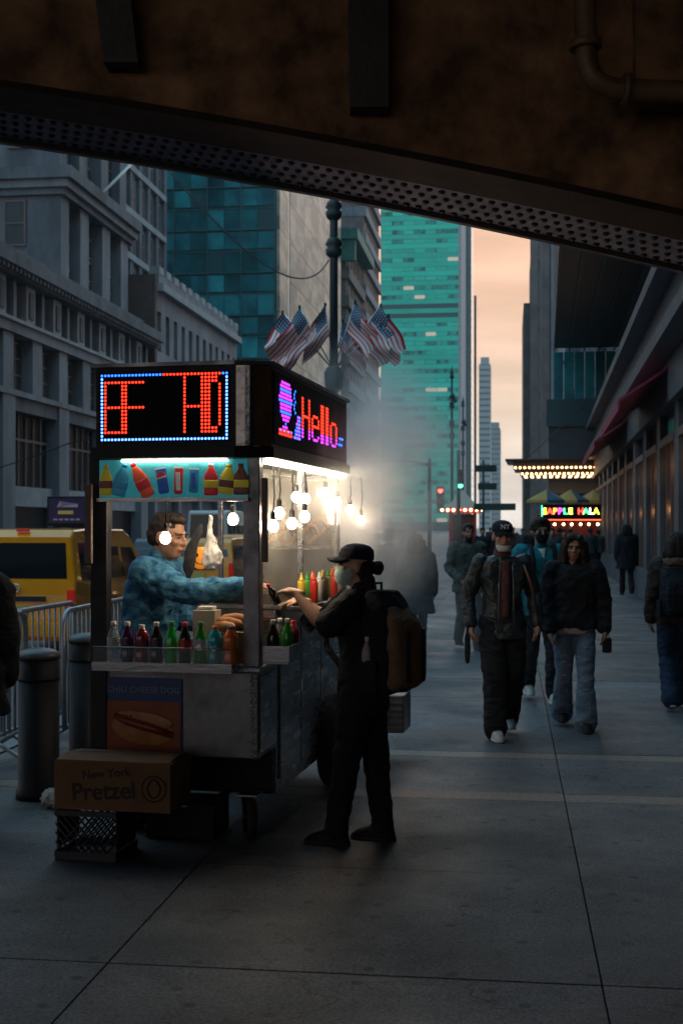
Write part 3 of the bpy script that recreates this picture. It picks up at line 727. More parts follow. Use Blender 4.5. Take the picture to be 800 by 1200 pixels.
# sign box with chamfered polished corner
z0s, z1s = 2.19, 2.635
xl = cf(113, 480, -.06).x; xr = cf(276, 480, -.06).x; xs_ = .52
yb = 2.16
out = [(xl, -.06), (xr, -.06), (xs_, .02), (xs_, yb), (xl, yb)]
MB().prism(out, z0s, z1s).build('sign_box', m_blackm, cart)
MB().prism([(xl-.02,-.08),(xr+.0,-.08),(xs_+.02,.0),(xs_+.02,yb+.02),(xl-.02,yb+.02)], z1s+.001, z1s+.022).build('sign_roof', m_steeld, cart)
MB().prism([(xl-.02,-.08),(xr+.0,-.08),(xs_+.02,.0),(xs_+.02,yb+.02),(xl-.02,yb+.02)], z0s-.06, z0s-.001).build('sign_base', m_blackm, cart)
cnr = MB()
for i in range(7):
    t0 = i/7; t1 = (i+1)/7
    f = lambda t: (xr+.004 + (xs_-xr-.004)*t, -.064 + (.08)*t - .03*math.sin(math.pi*t))
    (xa, ya), (xb, yb_) = f(t0), f(t1)
    cnr.add([(xa,ya,z0s+.004),(xb,yb_,z0s+.004),(xb,yb_,z1s-.004),(xa,ya,z1s-.004)], [(0,1,2,3)], 0, True)
cnr.build('corner_trim', mat('dented_corner', (.34,.32,.30), (.20,.19,.18), scale=5, rough=.24, metal=1, bump=.7, bscale=5), cart)

def dots(name, cells, pitch, org, ux, uz, nrm, r, mts, parent):
    m = MB(); nrm = Vector(nrm); ux = Vector(ux); uz = Vector(uz)
    for (c, r_, mi) in cells:
        p = Vector(org) + ux*(c*pitch[0]) - uz*(r_*pitch[1])
        vs = [p + (ux*math.cos(t*math.pi/4) + uz*math.sin(t*math.pi/4))*r for t in range(8)] + [p + nrm*r*.5]
        m.add(vs, [(i, (i+1)%8, 8) for i in range(8)], mi, True)
    o = m.build(name, mts, parent); o['kind'] = 'stuff'; return o
# front display
fx0, fx1 = cf(117, 480, -.065).x, cf(269, 480, -.065).x
fp = MB().bbox(fx0, fx1, -.068, -.061, z0s+.03, z1s-.03, .002).build('led_display', m_ledoff, cart)
NC, NR = 37, 19
pc = ((fx1-fx0-.03)/(NC-1), (z1s-z0s-.09)/(NR-1))
cells = []
for c in range(NC):
    cells.append((c, 0, 1 if c < 18 or c > 34 else 0)); cells.append((c, NR-1, 2))
for r_ in range(1, NR-1): cells.append((0, r_, 2)); cells.append((NC-1, r_, 2))
red = set()
for c in range(1, 13): red |= {(c, 2), (c, 9)}
for c in range(1, 8): red.add((c, 16))
for r_ in range(2, 17): red |= {(1, r_), (6, r_), (7, r_)}
for r_ in range(1, 17): red |= {(24, r_)}
for c in range(24, 29): red.add((c, 9))
for r_ in range(1, 17):
    for c in (29, 30, 31): red.add((c, r_))
for r_ in range(3, 15): red.add((34, r_))
for r_ in (1, 2, 15, 16): red.add((33, r_)); red.add((32, r_))
cells += [(c, r_, 0) for c, r_ in red]
dots('led_dots', cells, pc, (fx0+.015, -.0685, z1s-.045), (1,0,0), (0,0,1), (0,-1,0), .0074, [l_red, l_blue, l_white], fp)
# side display
sy0, sy1 = .06, 2.12
sp_ = MB().bbox(.521, .528, sy0, sy1, z0s+.02, z1s-.02, .002).build('led_display', m_ledoff, cart)
g = {}
for r_ in range(1, 13):
    w_ = 3.6*math.sqrt(max(0, 1-((r_-5.5)/6.5)**2))
    for c in range(1, 14):
        if abs(c-7) <= w_*1.4: g[(c, r_)] = 2 if r_ % 3 else 1
for c in range(2, 13): g[(c, 14)] = 0 if c % 3 else 1; g[(c, 15)] = 0
for c in (5,6,7,8): g[(c, 13)] = 2
for r_ in range(2, 9): g[(14 + (r_ % 3 == 2), r_)] = 1
for r_ in range(9, 16):
    for c in range(17-(r_-9)//2, 20): g[(c, r_)] = 1 if (c+r_) % 3 else 2
FONT = {'H': ['1...1']*5+['11111']+['1...1']*6, 'e': ['.....']*4+['.111.','1...1','1...1','11111','1....','1....','1...1','.111.'],
        'l': ['11.']*12, 'o': ['.....']*4+['.111.','1...1','1...1','1...1','1...1','1...1','1...1','.111.']}
c0 = 21
for ch in 'Hello':
    for r_, row in enumerate(FONT[ch]):
        for q, bit in enumerate(row):
            if bit == '1':
                for dd in (0, 1): g[(c0 + q*1.5 + dd*.75, r_+3)] = 0 if r_ < 9 else 2
    c0 += (9 if ch != 'l' else 5)
for c in range(59, 64): g[(c, 11)] = 1; g[(c-1, 13)] = 1
psd = ((sy1-sy0-.1)/66, (z1s-z0s-.09)/17)
dots('led_dots', [(c, r_, k_) for (c, r_), k_ in g.items()], psd, (.5285, sy0+.05, z1s-.045), (0,1,0), (0,0,1), (1,0,0), .0098, [l_red, l_blue, l_pur], sp_)

# backlit drinks banner with tube above
bz0, bz1 = 1.915, 2.125
bxl, bxr = cf(117, 560, -.03).x, cf(290, 560, -.03).x
bn = MB().bbox(bxl, bxr, -.035, -.005, bz0, bz1, .003).build('drinks_banner', m_cyan, cart)
MB().box(bxl-.01, bxr+.01, -.055, -.0, bz0-.022, bz0-.002).build('banner_rail', m_steel, bn)
MB().tube([(cf(143,534,-.05).x, -.05, 2.118), (cf(266,534,-.05).x, -.05, 2.118)], .0075, 8).build('tube_lamp', m_tube, cart)
def pm(nm, c, e=.08): return mat(nm, c, rough=.4, emit=c, es=e)
c_yel = pm('print_yellow', (.42,.34,.02)); c_red = pm('print_red', (.42,.02,.025)); c_blu = pm('print_blue', (.02,.08,.35)); c_dk = pm('print_dark', (.05,.015,.012), .2)
c_wht = pm('print_white', (.5,.48,.46)); c_tl = pm('print_teal', (.02,.20,.35)); c_or = pm('print_orange', (.55,.07,.03)); c_deepb = pm('print_aqua', (.03,.22,.36))
def flat_bottle(px, h, w, mats_, tilt=0, zc=None):
    x = cf(px, 560, -.04).x; zc = zc if zc else (bz0+bz1)/2 - .008
    M = Matrix.Translation((x, -.0362, zc)) @ Matrix.Rotation(R(tilt), 4, 'Y')
    poly = [(-w/2,-h/2),(w/2,-h/2),(w/2,h*.12),(w*.2,h*.36),(w*.2,h/2),(-w*.2,h/2),(-w*.2,h*.36),(-w/2,h*.12)]
    F = M @ Matrix.Diagonal((1,.22,1,1))
    o = MB().lathe([(w*.36,-h*.5),(w*.48,-h*.48),(w*.5,-h*.40),(w*.47,-h*.25),(w*.5,-h*.08),(w*.48,h*.10),(w*.34,h*.24),(w*.2,h*.36),(w*.16,h*.44)], 18, M=F).build('printed_bottle', mats_[0], bn)
    MB().lathe([(w*.5,-h*.26),(w*.52,-h*.24),(w*.53,-h*.04),(w*.51,-h*.02)], 18, M=F).build('printed_label', mats_[1], o)
    MB().lathe([(w*.19,h*.40),(w*.19,h*.50),(w*.15,h*.51)], 12, M=F).build('printed_cap', mats_[2], o)
def flat_can(px, h, w, c1, c2, tilt=0, disc=None):
    x = cf(px, 560, -.04).x; M = Matrix.Translation((x, -.0362, (bz0+bz1)/2-.012)) @ Matrix.Rotation(R(tilt), 4, 'Y')
    poly = [(-w*.42,-h/2),(w*.42,-h/2),(w/2,-h*.44),(w/2,h*.42),(w*.40,h/2),(-w*.40,h/2),(-w/2,h*.42),(-w/2,-h*.44)]
    o = MB().lathe([(w*.42,-h/2),(w*.5,-h*.44),(w*.5,h*.42),(w*.40,h*.5)], 18, M=M @ Matrix.Translation((0,.006,0)) @ Matrix.Diagonal((1,.20,1,1))).build('printed_can', c1, bn)
    MB().prism([(-w*.4,h*.45),(w*.4,h*.45),(w*.38,h*.5),(-w*.38,h*.5)], -.0038, -.0031, 'y', M=M).build('printed_lid', c_wht, o)
    if disc:
        r0 = w*.36; cz_ = h*.14
        arc = lambda a0, a1: [(r0*math.cos(R(a0+(a1-a0)*i/10)), cz_+r0*math.sin(R(a0+(a1-a0)*i/10))) for i in range(11)]
        MB().prism(arc(10,190), -.0085, -.0031, 'y', M=M).build('printed_emblem', c_red, o)
        MB().prism(arc(200,350), -.0085, -.0031, 'y', M=M).build('printed_emblem', c_blu, o)
        MB().prism([(r0*math.cos(R(10)),cz_+r0*math.sin(R(10))),(r0*math.cos(R(350)),cz_+r0*math.sin(R(350))),(r0*math.cos(R(200)),cz_+r0*math.sin(R(200))),(r0*math.cos(R(190)),cz_+r0*math.sin(R(190)))], -.0087, -.0031, 'y', M=M).build('printed_emblem', c_wht, o)
    else:
        MB().prism([(-w*.12,-h*.36),(w*.22,-h*.36),(w*.12,h*.3),(-w*.22,h*.3)], -.0088, -.0031, 'y', M=M).build('printed_script', c2, o)
flat_bottle(124, .17, .075, [c_yel, c_dk, c_yel]); flat_bottle(142, .18, .085, [c_deepb, c_tl, c_tl], 14)
flat_bottle(165, .21, .08, [c_or, c_red, c_red], -28); flat_can(190, .145, .078, c_blu, c_wht, -9, disc=True)
flat_can(209, .15, .07, c_red, c_wht, 2); flat_can(227, .135, .072, c_tl, c_blu, 3)
flat_bottle(247, .175, .082, [c_red, c_yel, c_wht]); flat_bottle(266, .165, .085, [c_yel, c_dk, c_yel], 8); flat_bottle(282, .17, .085, [c_dk, c_yel, c_dk], 0)

# interior: roof lining, tubes, rear wall, glass side, shelf
MB().box(xl+.05, .47, .03, 2.3, 2.10, 2.128).build('roof_lining', m_steel, cart)
MB().tube([(-.22,.35,2.07),(.36,.35,2.07)], .016, 8).build('tube_lamp', m_tube2, cart)
MB().tube([(.49,.06,2.115),(.49,2.25,2.115)], .011, 8).build('tube_lamp', m_tube2, cart)
MB().bbox(-.1, .45, 2.255, 2.275, 1.0, 2.09, .003).build('rear_wall', m_steeld, cart)
gl = MB().box(.43, .434, .12, 2.18, 1.302, 2.08).build('side_glass', m_glass, cart)
MB().bbox(.02, .40, 1.5, 2.2, 1.60, 1.615, .003).build('inner_shelf', m_steel, cart)
MB().bbox(.04, .40, .5, 1.3, 1.302, 1.36, .004).build('griddle', m_blackm, cart)
for px_, d_ in ((-.30,.6),(.22,.9)): MB().tube([(px_,d_,2.09),(px_+.02,d_,1.96),(px_+.05,d_+.02,1.9)], .006, 6).build('hook', m_blackm, cart)
# wheels
def wheel(nm, loc, r, w, rz=0, parent=cart):
    M = Matrix.Rotation(R(90), 4, 'Y')
    t = MB().lathe([(r*.62,-w/2),(r*.9,-w/2),(r,-w*.3),(r,w*.3),(r*.9,w/2),(r*.62,w/2)], 22, M=M, caps=False).build(nm, m_rubber, parent, loc, (0,0,rz))
    MB().lathe([(.01,-w*.55),(r*.25,-w*.5),(r*.3,-w*.3),(r*.63,-w*.42),(r*.63,w*.42),(r*.3,w*.3),(r*.25,w*.5),(.01,w*.55)], 18, M=M).build('hub', m_steel, t)
    return t
wx = cf(309, 960, .1).x
wheel('caster_wheel', (.36, .16, .125), .125, .05, R(25))
MB().prism([(.10,.25),(.22,.25),(.20,.12),(.17,.10),(.14,.12)], .325, .335, 'x').build('caster_fork', m_chrome, cart)
MB().prism([(.10,.25),(.22,.25),(.20,.12),(.17,.10),(.14,.12)], .39, .40, 'x').build('caster_fork', m_chrome, cart)
MB().bbox(.30, .42, .09, .23, .25, .262, .003).build('caster_plate', m_steel, cart)
wheel('caster_wheel', (-.35, .30, .125), .125, .05, R(-10)); wheel('road_wheel', (.50, 1.75, .27), .27, .11); wheel('road_wheel', (-.50, 1.75, .27), .27, .11)
MB().tube([(-.5,1.75,.27),(.5,1.75,.27)], .025, 8).build('axle', m_blackm, cart)
MB().tube([(.2,.3,.24),(.1,.1,.18),(-.1,.06,.2)], .018, 6).build('tow_bar', m_steeld, cart)
gp = CI @ P(460, 836, 9.6)
gb = MB().bbox(.47, gp.x+.10, gp.y-.12, gp.y+.25, gp.z-.13, gp.z+.15, .01).build('generator_box', m_steeld, cart)
for i in range(5): MB().box(gp.x-.10, gp.x+.09, gp.y-.135, gp.y-.122, gp.z-.10+.048*i, gp.z-.075+.048*i).build('louvre_slat', m_chrome, gb)

# bulbs: each hangs from the cart on its own cord
bspec = [(273,609,.25),(320,617,None,7.13),(327,602,None,7.25),(342,614,None,7.42),(357,606,None,7.65),(347,583,None,8.0),(358,585,None,8.2),(381,578,None,8.75),(395,589,None,9.05),(410,598,None,9.3),(423,610,None,9.55),(194,631,.02)]
near = ['over the front counter near the right post', 'lowest behind the right strut', 'just above the lowest bulb', 'low over the griddle', 'beside the steaming glass', 'high left of the paired bulbs', 'high right of the paired bulbs', 'highest under the eave lamp', 'midway along the eave', 'second from the eave end', 'dimmest at the eave end in the steam', 'hanging before the vendor']
hm = None
for i, bs in enumerate(bspec):
    p = cw(cf(bs[0], bs[1], bs[2])) if bs[2] is not None else P(bs[0], bs[1], bs[3])
    o = thing('light_bulb', 'round glowing white bulb ' + near[i], 'light bulb', p, 0, 'bulbs strung in the food cart')
    if hm is None:
        hm = MB().lathe([(.004,-.030),(.018,-.026),(.027,-.013),(.030,.002),(.026,.017),(.017,.03),(.014,.036)], 16).mesh('bulb_globe', m_bulb)
        hs_ = MB().lathe([(.0145,.034),(.0155,.038),(.0155,.075),(.008,.085)], 10).mesh('socket', m_plastic)
    place('bulb_globe', hm, o); place('socket', hs_, o)
    zt = 2.09 if bs[0] not in (395,410,423,381) else 2.12
    if zt > p.z + .1: MB().tube([(0,0,.08),(.008,0,(zt-p.z)*.5),(0,0,zt-p.z)], .004, 5).build('cord', m_plastic, o)

# drinks on the trays
def bottle(label, loc_l, prof, body, liquid_top, capc, labc, h=.215, scale=1.0, group=None, logo=None):
    o = thing('soda_bottle', label, 'bottle', cw(loc_l), CR, group); o.scale = (scale,)*3
    p = [(r*1.0, z) for r, z in prof]
    MB().lathe(p, 18).build('bottle_body', body, o)
    zt = p[-1][1]
    MB().lathe([(.0145,zt-.004),(.015,zt-.002),(.015,zt+.016),(.013,zt+.018)], 12).build('cap', capc, o)
    if labc: MB().lathe([(.0336,.075),(.0338,.08),(.0338,.125),(.0336,.13)], 18, caps=False).build('label_band', labc, o)
    if logo: place('lettering', text_mesh(logo, .035, .0005, [c_wht], True), o, (0,-.0343,.09), (R(90),0,0))
    return o
P1 = [(.022,0),(.031,.004),(.033,.02),(.033,.06),(.031,.07),(.033,.08),(.033,.125),(.030,.14),(.022,.165),(.014,.185),(.0125,.197)]
P2 = [(.024,0),(.034,.005),(.036,.02),(.034,.055),(.031,.07),(.036,.085),(.036,.13),(.034,.15),(.024,.168),(.018,.176),(.018,.182)]
P3 = [(.022,0),(.030,.004),(.032,.03),(.028,.06),(.033,.085),(.033,.12),(.027,.15),(.018,.175),(.013,.19),(.0125,.2)]
def liq(nm, c, c2=None, a=1): return mat(nm, c, c2, scale=12, rough=.12, spec=.7, coat=.4, alpha=a)
q_clear = liq('clear_bottle', (.35,.4,.42), a=.45); q_pur = liq('grape_soda', (.05,.01,.06)); q_red = liq('cherry_drink', (.20,.012,.02)); q_cola = liq('cola', (.02,.008,.006))
q_grn = liq('green_soda_bottle', (.015,.45,.05)); q_grn2 = liq('lime_bottle', (.03,.28,.03)); q_tur = liq('turquoise_drink', (.01,.38,.45)); q_org = liq('orange_soda', (.75,.16,.015))
k_wht = mat('white_cap', (.6,.58,.55), rough=.4); k_red = mat('red_cap', (.5,.03,.03), rough=.4); k_grn = mat('green_cap', (.03,.25,.05), rough=.4); k_org = mat('orange_cap', (.6,.12,.03), rough=.4); k_blu = mat('blue_cap', (.03,.06,.35), rough=.4)
b_wht = mat('white_label', (.4,.42,.45), rough=.4); b_dk = mat('dark_label', (.05,.02,.07), rough=.4); b_red = mat('red_label', (.35,.02,.03), rough=.4); b_blu = mat('teal_label', (.01,.22,.30), rough=.4)
row = [(132.5,'clear water bottle at the end of the front tray by the dark post',P1,q_clear,k_wht,b_wht), (149.5,'dark purple soda bottle beside the clear water bottle',P1,q_pur,k_wht,b_dk), (166.5,'dark cherry red drink bottle with pale cap on the front tray',P2,q_red,k_wht,None),
       (183.5,'dark cola bottle with pale neck beside the green soda',P1,q_cola,k_wht,b_dk), (201,'bright green soda bottle with green cap on the front tray',P3,q_grn,k_grn,None), (217.5,'cola bottle with red cap between the two green bottles',P3,q_cola,k_red,b_red),
       (234.5,'lime green bottle beside the turquoise sports drink',P3,q_grn2,k_grn,b_wht), (252.5,'turquoise sports drink with orange cap and white letter',P2,q_tur,k_org,b_blu), (270.5,'wide orange soda bottle with blue cap',P2,q_org,k_blu,None)]
for px_, lab, pr, bd, kc, lc in row:
    x = cf(px_, 760, -.11).x
    bottle(lab, (x, -.11+rnd.uniform(-.012,.012), tz+.001), pr, bd, .15, kc, lc, scale=1.08, logo='G' if 'turquoise' in lab else None)
for (x, y), lab, pr, bd, kc in (((.515,.08),'small dark sauce bottle with white cap in the side tray',P1,q_cola,k_wht), ((.575,.17),'green bottle in the side tray',P3,q_grn2,k_wht), ((.52,.22),'tall clear bottle at the back of the side tray',P1,q_clear,k_wht), ((.58,.28),'red ketchup bottle in the side tray',P2,q_red,k_red)):
    bottle(lab, (x, y, 1.0135), pr, bd, .15, kc, b_wht if 'clear' in lab else None, scale=1.05)
# squeeze bottles and boxes on the serving shelf
SQ = [(.024,0),(.026,.004),(.026,.12),(.022,.135),(.012,.145),(.006,.175),(.004,.18)]
cols = [('yellow mustard squeeze bottle','sq_yellow',(.6,.42,.03)),('red ketchup squeeze bottle','sq_red',(.5,.03,.02)),('green relish squeeze bottle','sq_green',(.04,.28,.05)),('white sauce squeeze bottle','sq_white',(.6,.6,.55)),('orange hot sauce squeeze bottle','sq_orange',(.65,.16,.02)),('dark brown sauce squeeze bottle','sq_brown',(.08,.03,.02))]
for i, (lab, mn, c) in enumerate(cols):
    for q in range(2):
        o = thing('squeeze_bottle', lab + (' at the griddle end of the serving shelf' if q == 0 else ' in the cluster by the capped customer'), 'squeeze bottle', cw((.52+.06*(i%2), (.75 if q == 0 else 1.35)+i*.075, 1.293)), CR, 'condiments on the serving shelf')
        MB().lathe(SQ[:4], 12).build('body', mat(mn, c, rough=.35), o); MB().lathe([(.023,.136),(.012,.146),(.006,.176),(.004,.182)], 10).build('nozzle', mat(mn, c, rough=.35), o)
m_nap = mat('napkin_white', (.65,.63,.58), rough=.8)
def box_thing(nm, lab, cat, lo, sz, m_, extra=None):
    o = thing(nm, lab, cat, cw(lo), CR); w_, d_, h_ = sz
    MB().bbox(-w_/2, w_/2, -d_/2, d_/2, 0, h_, .006).build('carton', m_, o)
    if extra: MB().bbox(-w_*.35, w_*.35, -d_*.35, d_*.35, h_, h_+.02, .006).build('napkins', extra, o)
    return o
x = cf(240, 700, .12).x
box_thing('napkin_dispenser', 'cream lidded napkin box behind the green bottles', 'napkin box', (x,.16,.986), (.13,.12,.30), mat('cream_card',(.42,.37,.30),rough=.6), m_nap)
box_thing('cardboard_box', 'small brown carton beside the hot dog rolls', 'box', (x+.16,.24,.986), (.10,.12,.24), mat('carton_brown',(.28,.17,.10),rough=.8))
m_bread = mat('bread_crust', (.42,.19,.06), (.28,.10,.03), scale=18, rough=.55)
for i in range(5):
    p = cw((cf(262+i*5, 712, .1).x, .10+.03*i, 1.19+.02*(i%3)))
    o = MB().tube([(-.085,0,0),(-.06,0,.006),(0,0,.01),(.06,0,.006),(.085,0,0)], [.012,.026,.03,.026,.012], 10).build('hot_dog_roll', m_bread, None, p, (0,.1*(i%2),CR+.2*(i-2)))
    tag(o, 'golden hot dog roll piled behind the orange soda', 'bread roll', 'rolls on the roll rack')
rk = thing('roll_rack', 'small wire rack holding golden rolls', 'rack', cw((cf(272,712,.14).x,.16,.986)), CR)
for x in (-.1,.1):
    for y in (-.07,.07): MB().tube([(x,y,0),(x,y,.18)], .004, 5).build('leg', m_chrome, rk)
for i in range(5): MB().tube([(-.1,-.07+.035*i,.18),(.1,-.07+.035*i,.18)], .003, 5).build('wire', m_chrome, rk)
# pretzels on the inner shelf
for i in range(6):
    pts = [(.07*math.sin(t)*(1.1+.2*math.cos(2*t)), 0, .05*math.cos(t)+.02*math.cos(3*t)) for t in [2*math.pi*j/16 for j in range(16)]]
    o = MB().tube(pts, .017, 8, closed=True).build('soft_pretzel', m_bread, None, cw((.1+.05*i, 1.53+.10*i, 1.70+.05*(i%2))), (R(20),0,CR+R(40)))
    tag(o, 'brown soft pretzel stacked on the inner shelf behind steamy glass', 'pretzel', 'pretzels on the inner shelf')
# things hanging in the front opening
m_bag = mat('white_plastic_bag', (.55,.53,.5), (.3,.29,.28), scale=16, rough=.4, bump=.5, bscale=18)
bm = MB(); bp_ = cf(247, 640, .45)
bm.loft([((0,0,-.15),.03,.02),((0,0,-.12),.062,.04),((.01,0,-.06),.058,.04),((0,0,.01),.026,.02),((-.005,0,.06),.012,.010),((0,0,.16),.009,.008)], 14)
o = place('plastic_bag', remesh(bm, 'plastic_bag', m_bag, .007, 2, .5, .016, (22,22,12), 3), None, cw((bp_.x, .45, 1.66)), (0,0,CR)); tag(o, 'crumpled white plastic bag hanging beside the orange smiling disc', 'plastic bag')
dp = cf(235, 654, .42)
dk = thing('smiling_disc', 'round orange disc with a simple smile hanging in the cart window', 'disc', cw(dp), CR + R(30))
MB().lathe([(.001,-.006),(.06,-.006),(.066,-.003),(.066,.003),(.06,.006),(.001,.006)], 24, M=Matrix.Rotation(R(90),4,'X')).build('disc', mat('orange_disc', (.75,.25,.02), rough=.5, emit=(.8,.25,.02), es=.12), dk)
for x in (-.02, .02): MB().ell((x,-.0065,.018), (.007,.002,.012)).build('eye_mark', m_black, dk)
MB().tube([(-.035,-.0075,-.012),(-.02,-.0075,-.03),(0,-.0075,-.036),(.02,-.0075,-.03),(.035,-.0075,-.012)], .003, 5).build('smile_mark', m_black, dk)
fbp = cf(224, 645, .38)
fl = MB().loft([((0,0,-.16),.012,.01),((-.005,0,-.1),.035,.018),((.0,0,0),.036,.02),((.03,0,.1),.022,.015),((.045,0,.16),.006,.006)], 12)
o = place('cooking_mitt', remesh(fl, 'cooking_mitt', mat('black_cloth',(.015,.015,.018),rough=.8), .006, 2, .5, .006, (20,20,10), 5), None, cw((fbp.x, .38, fbp.z)), (0,R(6),CR)); tag(o, 'black cloth mitt hanging beside the orange disc', 'mitt')

# ------------------------------------------------------------------ pretzel carton on a milk crate
m_card = mat('cardboard', (.20,.10,.048), (.14,.07,.032), scale=5, rough=.85, bump=.1, bscale=60)
m_ink = mat('black_ink', (.025,.015,.012), rough=.7)
q = CI @ G(131, 6.66)
pb = thing('pretzel_carton', 'brown cardboard pretzel carton with black lettering on a milk crate', 'carton', cw((q.x, q.y+.17, .272)), CR)
MB().bbox(-.32,.32,-.17,.17,0,.255,.006).build('carton_body', m_card, pb)
for s in (-1, 1):
    MB().box(-.31,.31,0,.16,0,.004, M=Matrix.Translation((0,-.165*s,.256)) @ Matrix.Rotation(R(0 if s == 1 else 180),4,'Z') @ Matrix.Rotation(R(6),4,'X')).build('flap', m_card, pb)
place('lettering', text_mesh('Pretzel', .125, .0004, [m_ink], True, .0), pb, (-.045,-.1715,.10), (R(90),R(-4),0)); place('lettering', text_mesh('New York', .062, .0004, [m_ink], True, 0), pb, (-.03,-.1717,.195), (R(90),R(-6),0))
MB().tube([(.23+.066*math.cos(t), -.1712, .125+.066*math.sin(t)) for t in [2*math.pi*i/24 for i in range(24)]], .004, 5, closed=True).build('printed_ring', m_ink, pb)
MB().tube([(.23+.04*math.sin(t)*(1.1+.2*math.cos(2*t)), -.1712, .125+.035*math.cos(t)+.014*math.cos(3*t)) for t in [2*math.pi*j/20 for j in range(20)]], .005, 5, closed=True).build('printed_pretzel', m_ink, pb)
m_crate = mat('black_crate', (.018,.02,.026), rough=.45)
mc = thing('milk_crate', 'black lattice milk crate under the pretzel carton', 'crate', cw((q.x-.15, q.y+.17, 0)), CR)
MB().bbox(-.17,.17,-.16,.16,.0,.02,.004).build('crate_base', m_crate, mc)
for z in (.02, .235): 
    for s in ((-.17,.17,-.165,-.15),(-.17,.17,.15,.165),(-.17,-.155,-.149,.149),(.155,.17,-.149,.149)): MB().box(*s, z+.001, z+.03).build('rim', m_crate, mc)
for k_ in range(8):
    for s in (-1, 1):
        a = (-.16+.04*k_, -.16, .05); b = (-.16+.04*k_+s*.16, -.16, .235)
        b = (max(-.165, min(.165, b[0])), -.16, .05+ (abs(max(-.165, min(.165, b[0])) - a[0]))/.16*.185)
        MB().tube([a, b], .006, 5).build('lattice_bar', m_crate, mc)
        MB().tube([(a[0],.16,a[2]),(b[0],.16,b[2])], .006, 5).build('lattice_bar', m_crate, mc)
for s in (-1,1): MB().box(s*.163-.004, s*.163+.004, -.14, .14, .06, .23).build('side_panel', m_crate, mc)
o = box_thing('cooler_box', 'dark squat storage box under the cart beside the milk crate', 'box', (-.02,.22,.005), (.40,.3,.2), m_black)
# ------------------------------------------------------------------ people
m_skin = mat('skin', (.42,.235,.16), (.36,.19,.13), scale=20, rough=.5)
m_skin2 = mat('skin_tan', (.36,.19,.12), (.30,.15,.095), scale=20, rough=.5)
m_skin3 = mat('skin_deep', (.25,.13,.085), rough=.5)
m_hair = mat('dark_hair', (.018,.012,.010), (.035,.024,.02), scale=60, rough=.45, stretch=(3,3,.4), bump=.5, bscale=90, spec=.15)
m_hairb = mat('brown_hair', (.022,.014,.011), (.04,.025,.018), scale=60, rough=.45, stretch=(3,3,.4), bump=.5, bscale=90, spec=.15)
m_eye = mat('eye_dark', (.02,.015,.012), rough=.2); m_lip = mat('lip', (.28,.09,.08), rough=.5)
m_shoe = mat('black_shoe', (.008,.008,.009), rough=.6, spec=.2); m_sneak = mat('white_sneaker', (.45,.44,.42), (.3,.3,.29), scale=20, rough=.6)
def folds(m, dist=.035, sc=6.5, st=.55):
    N, L, b = nodes_of(m); g = N.new('ShaderNodeTexCoord'); n = N.new('ShaderNodeTexNoise'); n.inputs['Scale'].default_value = sc; n.inputs['Detail'].default_value = 3; n.inputs['Distortion'].default_value = 1.8
    mp = N.new('ShaderNodeMapping'); mp.inputs['Scale'].default_value = (1, 1, 1.9); mp.inputs['Rotation'].default_value = (.3, .5, 0); L.new(g.outputs['Object'], mp.inputs[0]); L.new(mp.outputs[0], n.inputs['Vector'])
    q = N.new('ShaderNodeBump'); q.inputs['Strength'].default_value = st; q.inputs['Distance'].default_value = dist; L.new(n.outputs['Fac'], q.inputs['Height'])
    old = b.inputs['Normal'].links
    if old: L.new(q.outputs[0], old[0].from_node.inputs['Normal'])
    else: L.new(q.outputs[0], b.inputs['Normal'])
    return m
def cloth(nm, c, c2=None, r=.85, b=.25, sc=9, bs=70):
    new = nm not in MATS; m = mat(nm, c, c2, scale=sc, rough=r, bump=b, bscale=bs, sheen=.0, spec=.25)
    return folds(m) if new else m
f_black = cloth('black_fabric', (.008,.0095,.013), (.015,.017,.022)); f_dnavy = cloth('navy_fabric', (.008,.013,.024), (.014,.02,.034))
f_leath = mat('black_leather', (.008,.013,.016), (.02,.028,.032), scale=14, rough=.36, bump=.3, bscale=40); folds(f_leath, .03, 9, .6)
f_maroon = cloth('dusty_rose_knit', (.10,.045,.045), (.075,.033,.033), bs=40); f_jean = cloth('blue_denim', (.07,.12,.18), (.14,.20,.27), sc=7, bs=90)
f_jean2 = cloth('dark_denim', (.014,.028,.055), (.022,.04,.07), bs=90); f_teal = cloth('teal_shell', (.01,.14,.18), (.015,.19,.23))
f_olive = cloth('olive_canvas', (.045,.055,.05), (.065,.075,.065)); f_grey = cloth('grey_trouser', (.045,.05,.055), (.06,.065,.07))
f_tie = cloth('tie_dye_blue', (.010,.075,.18), (.07,.21,.33), sc=20, b=.2); f_pale = cloth('pale_shirt', (.42,.30,.29))
f_coat = cloth('slate_coat', (.022,.034,.042), (.03,.045,.055)); f_brownk = cloth('brown_knit', (.035,.024,.02), (.05,.034,.028), bs=30)
f_white = cloth('white_cloth', (.55,.55,.54)); f_mask = mat('surgical_mask', (.55,.76,.72), (.46,.68,.64), scale=30, rough=.7)

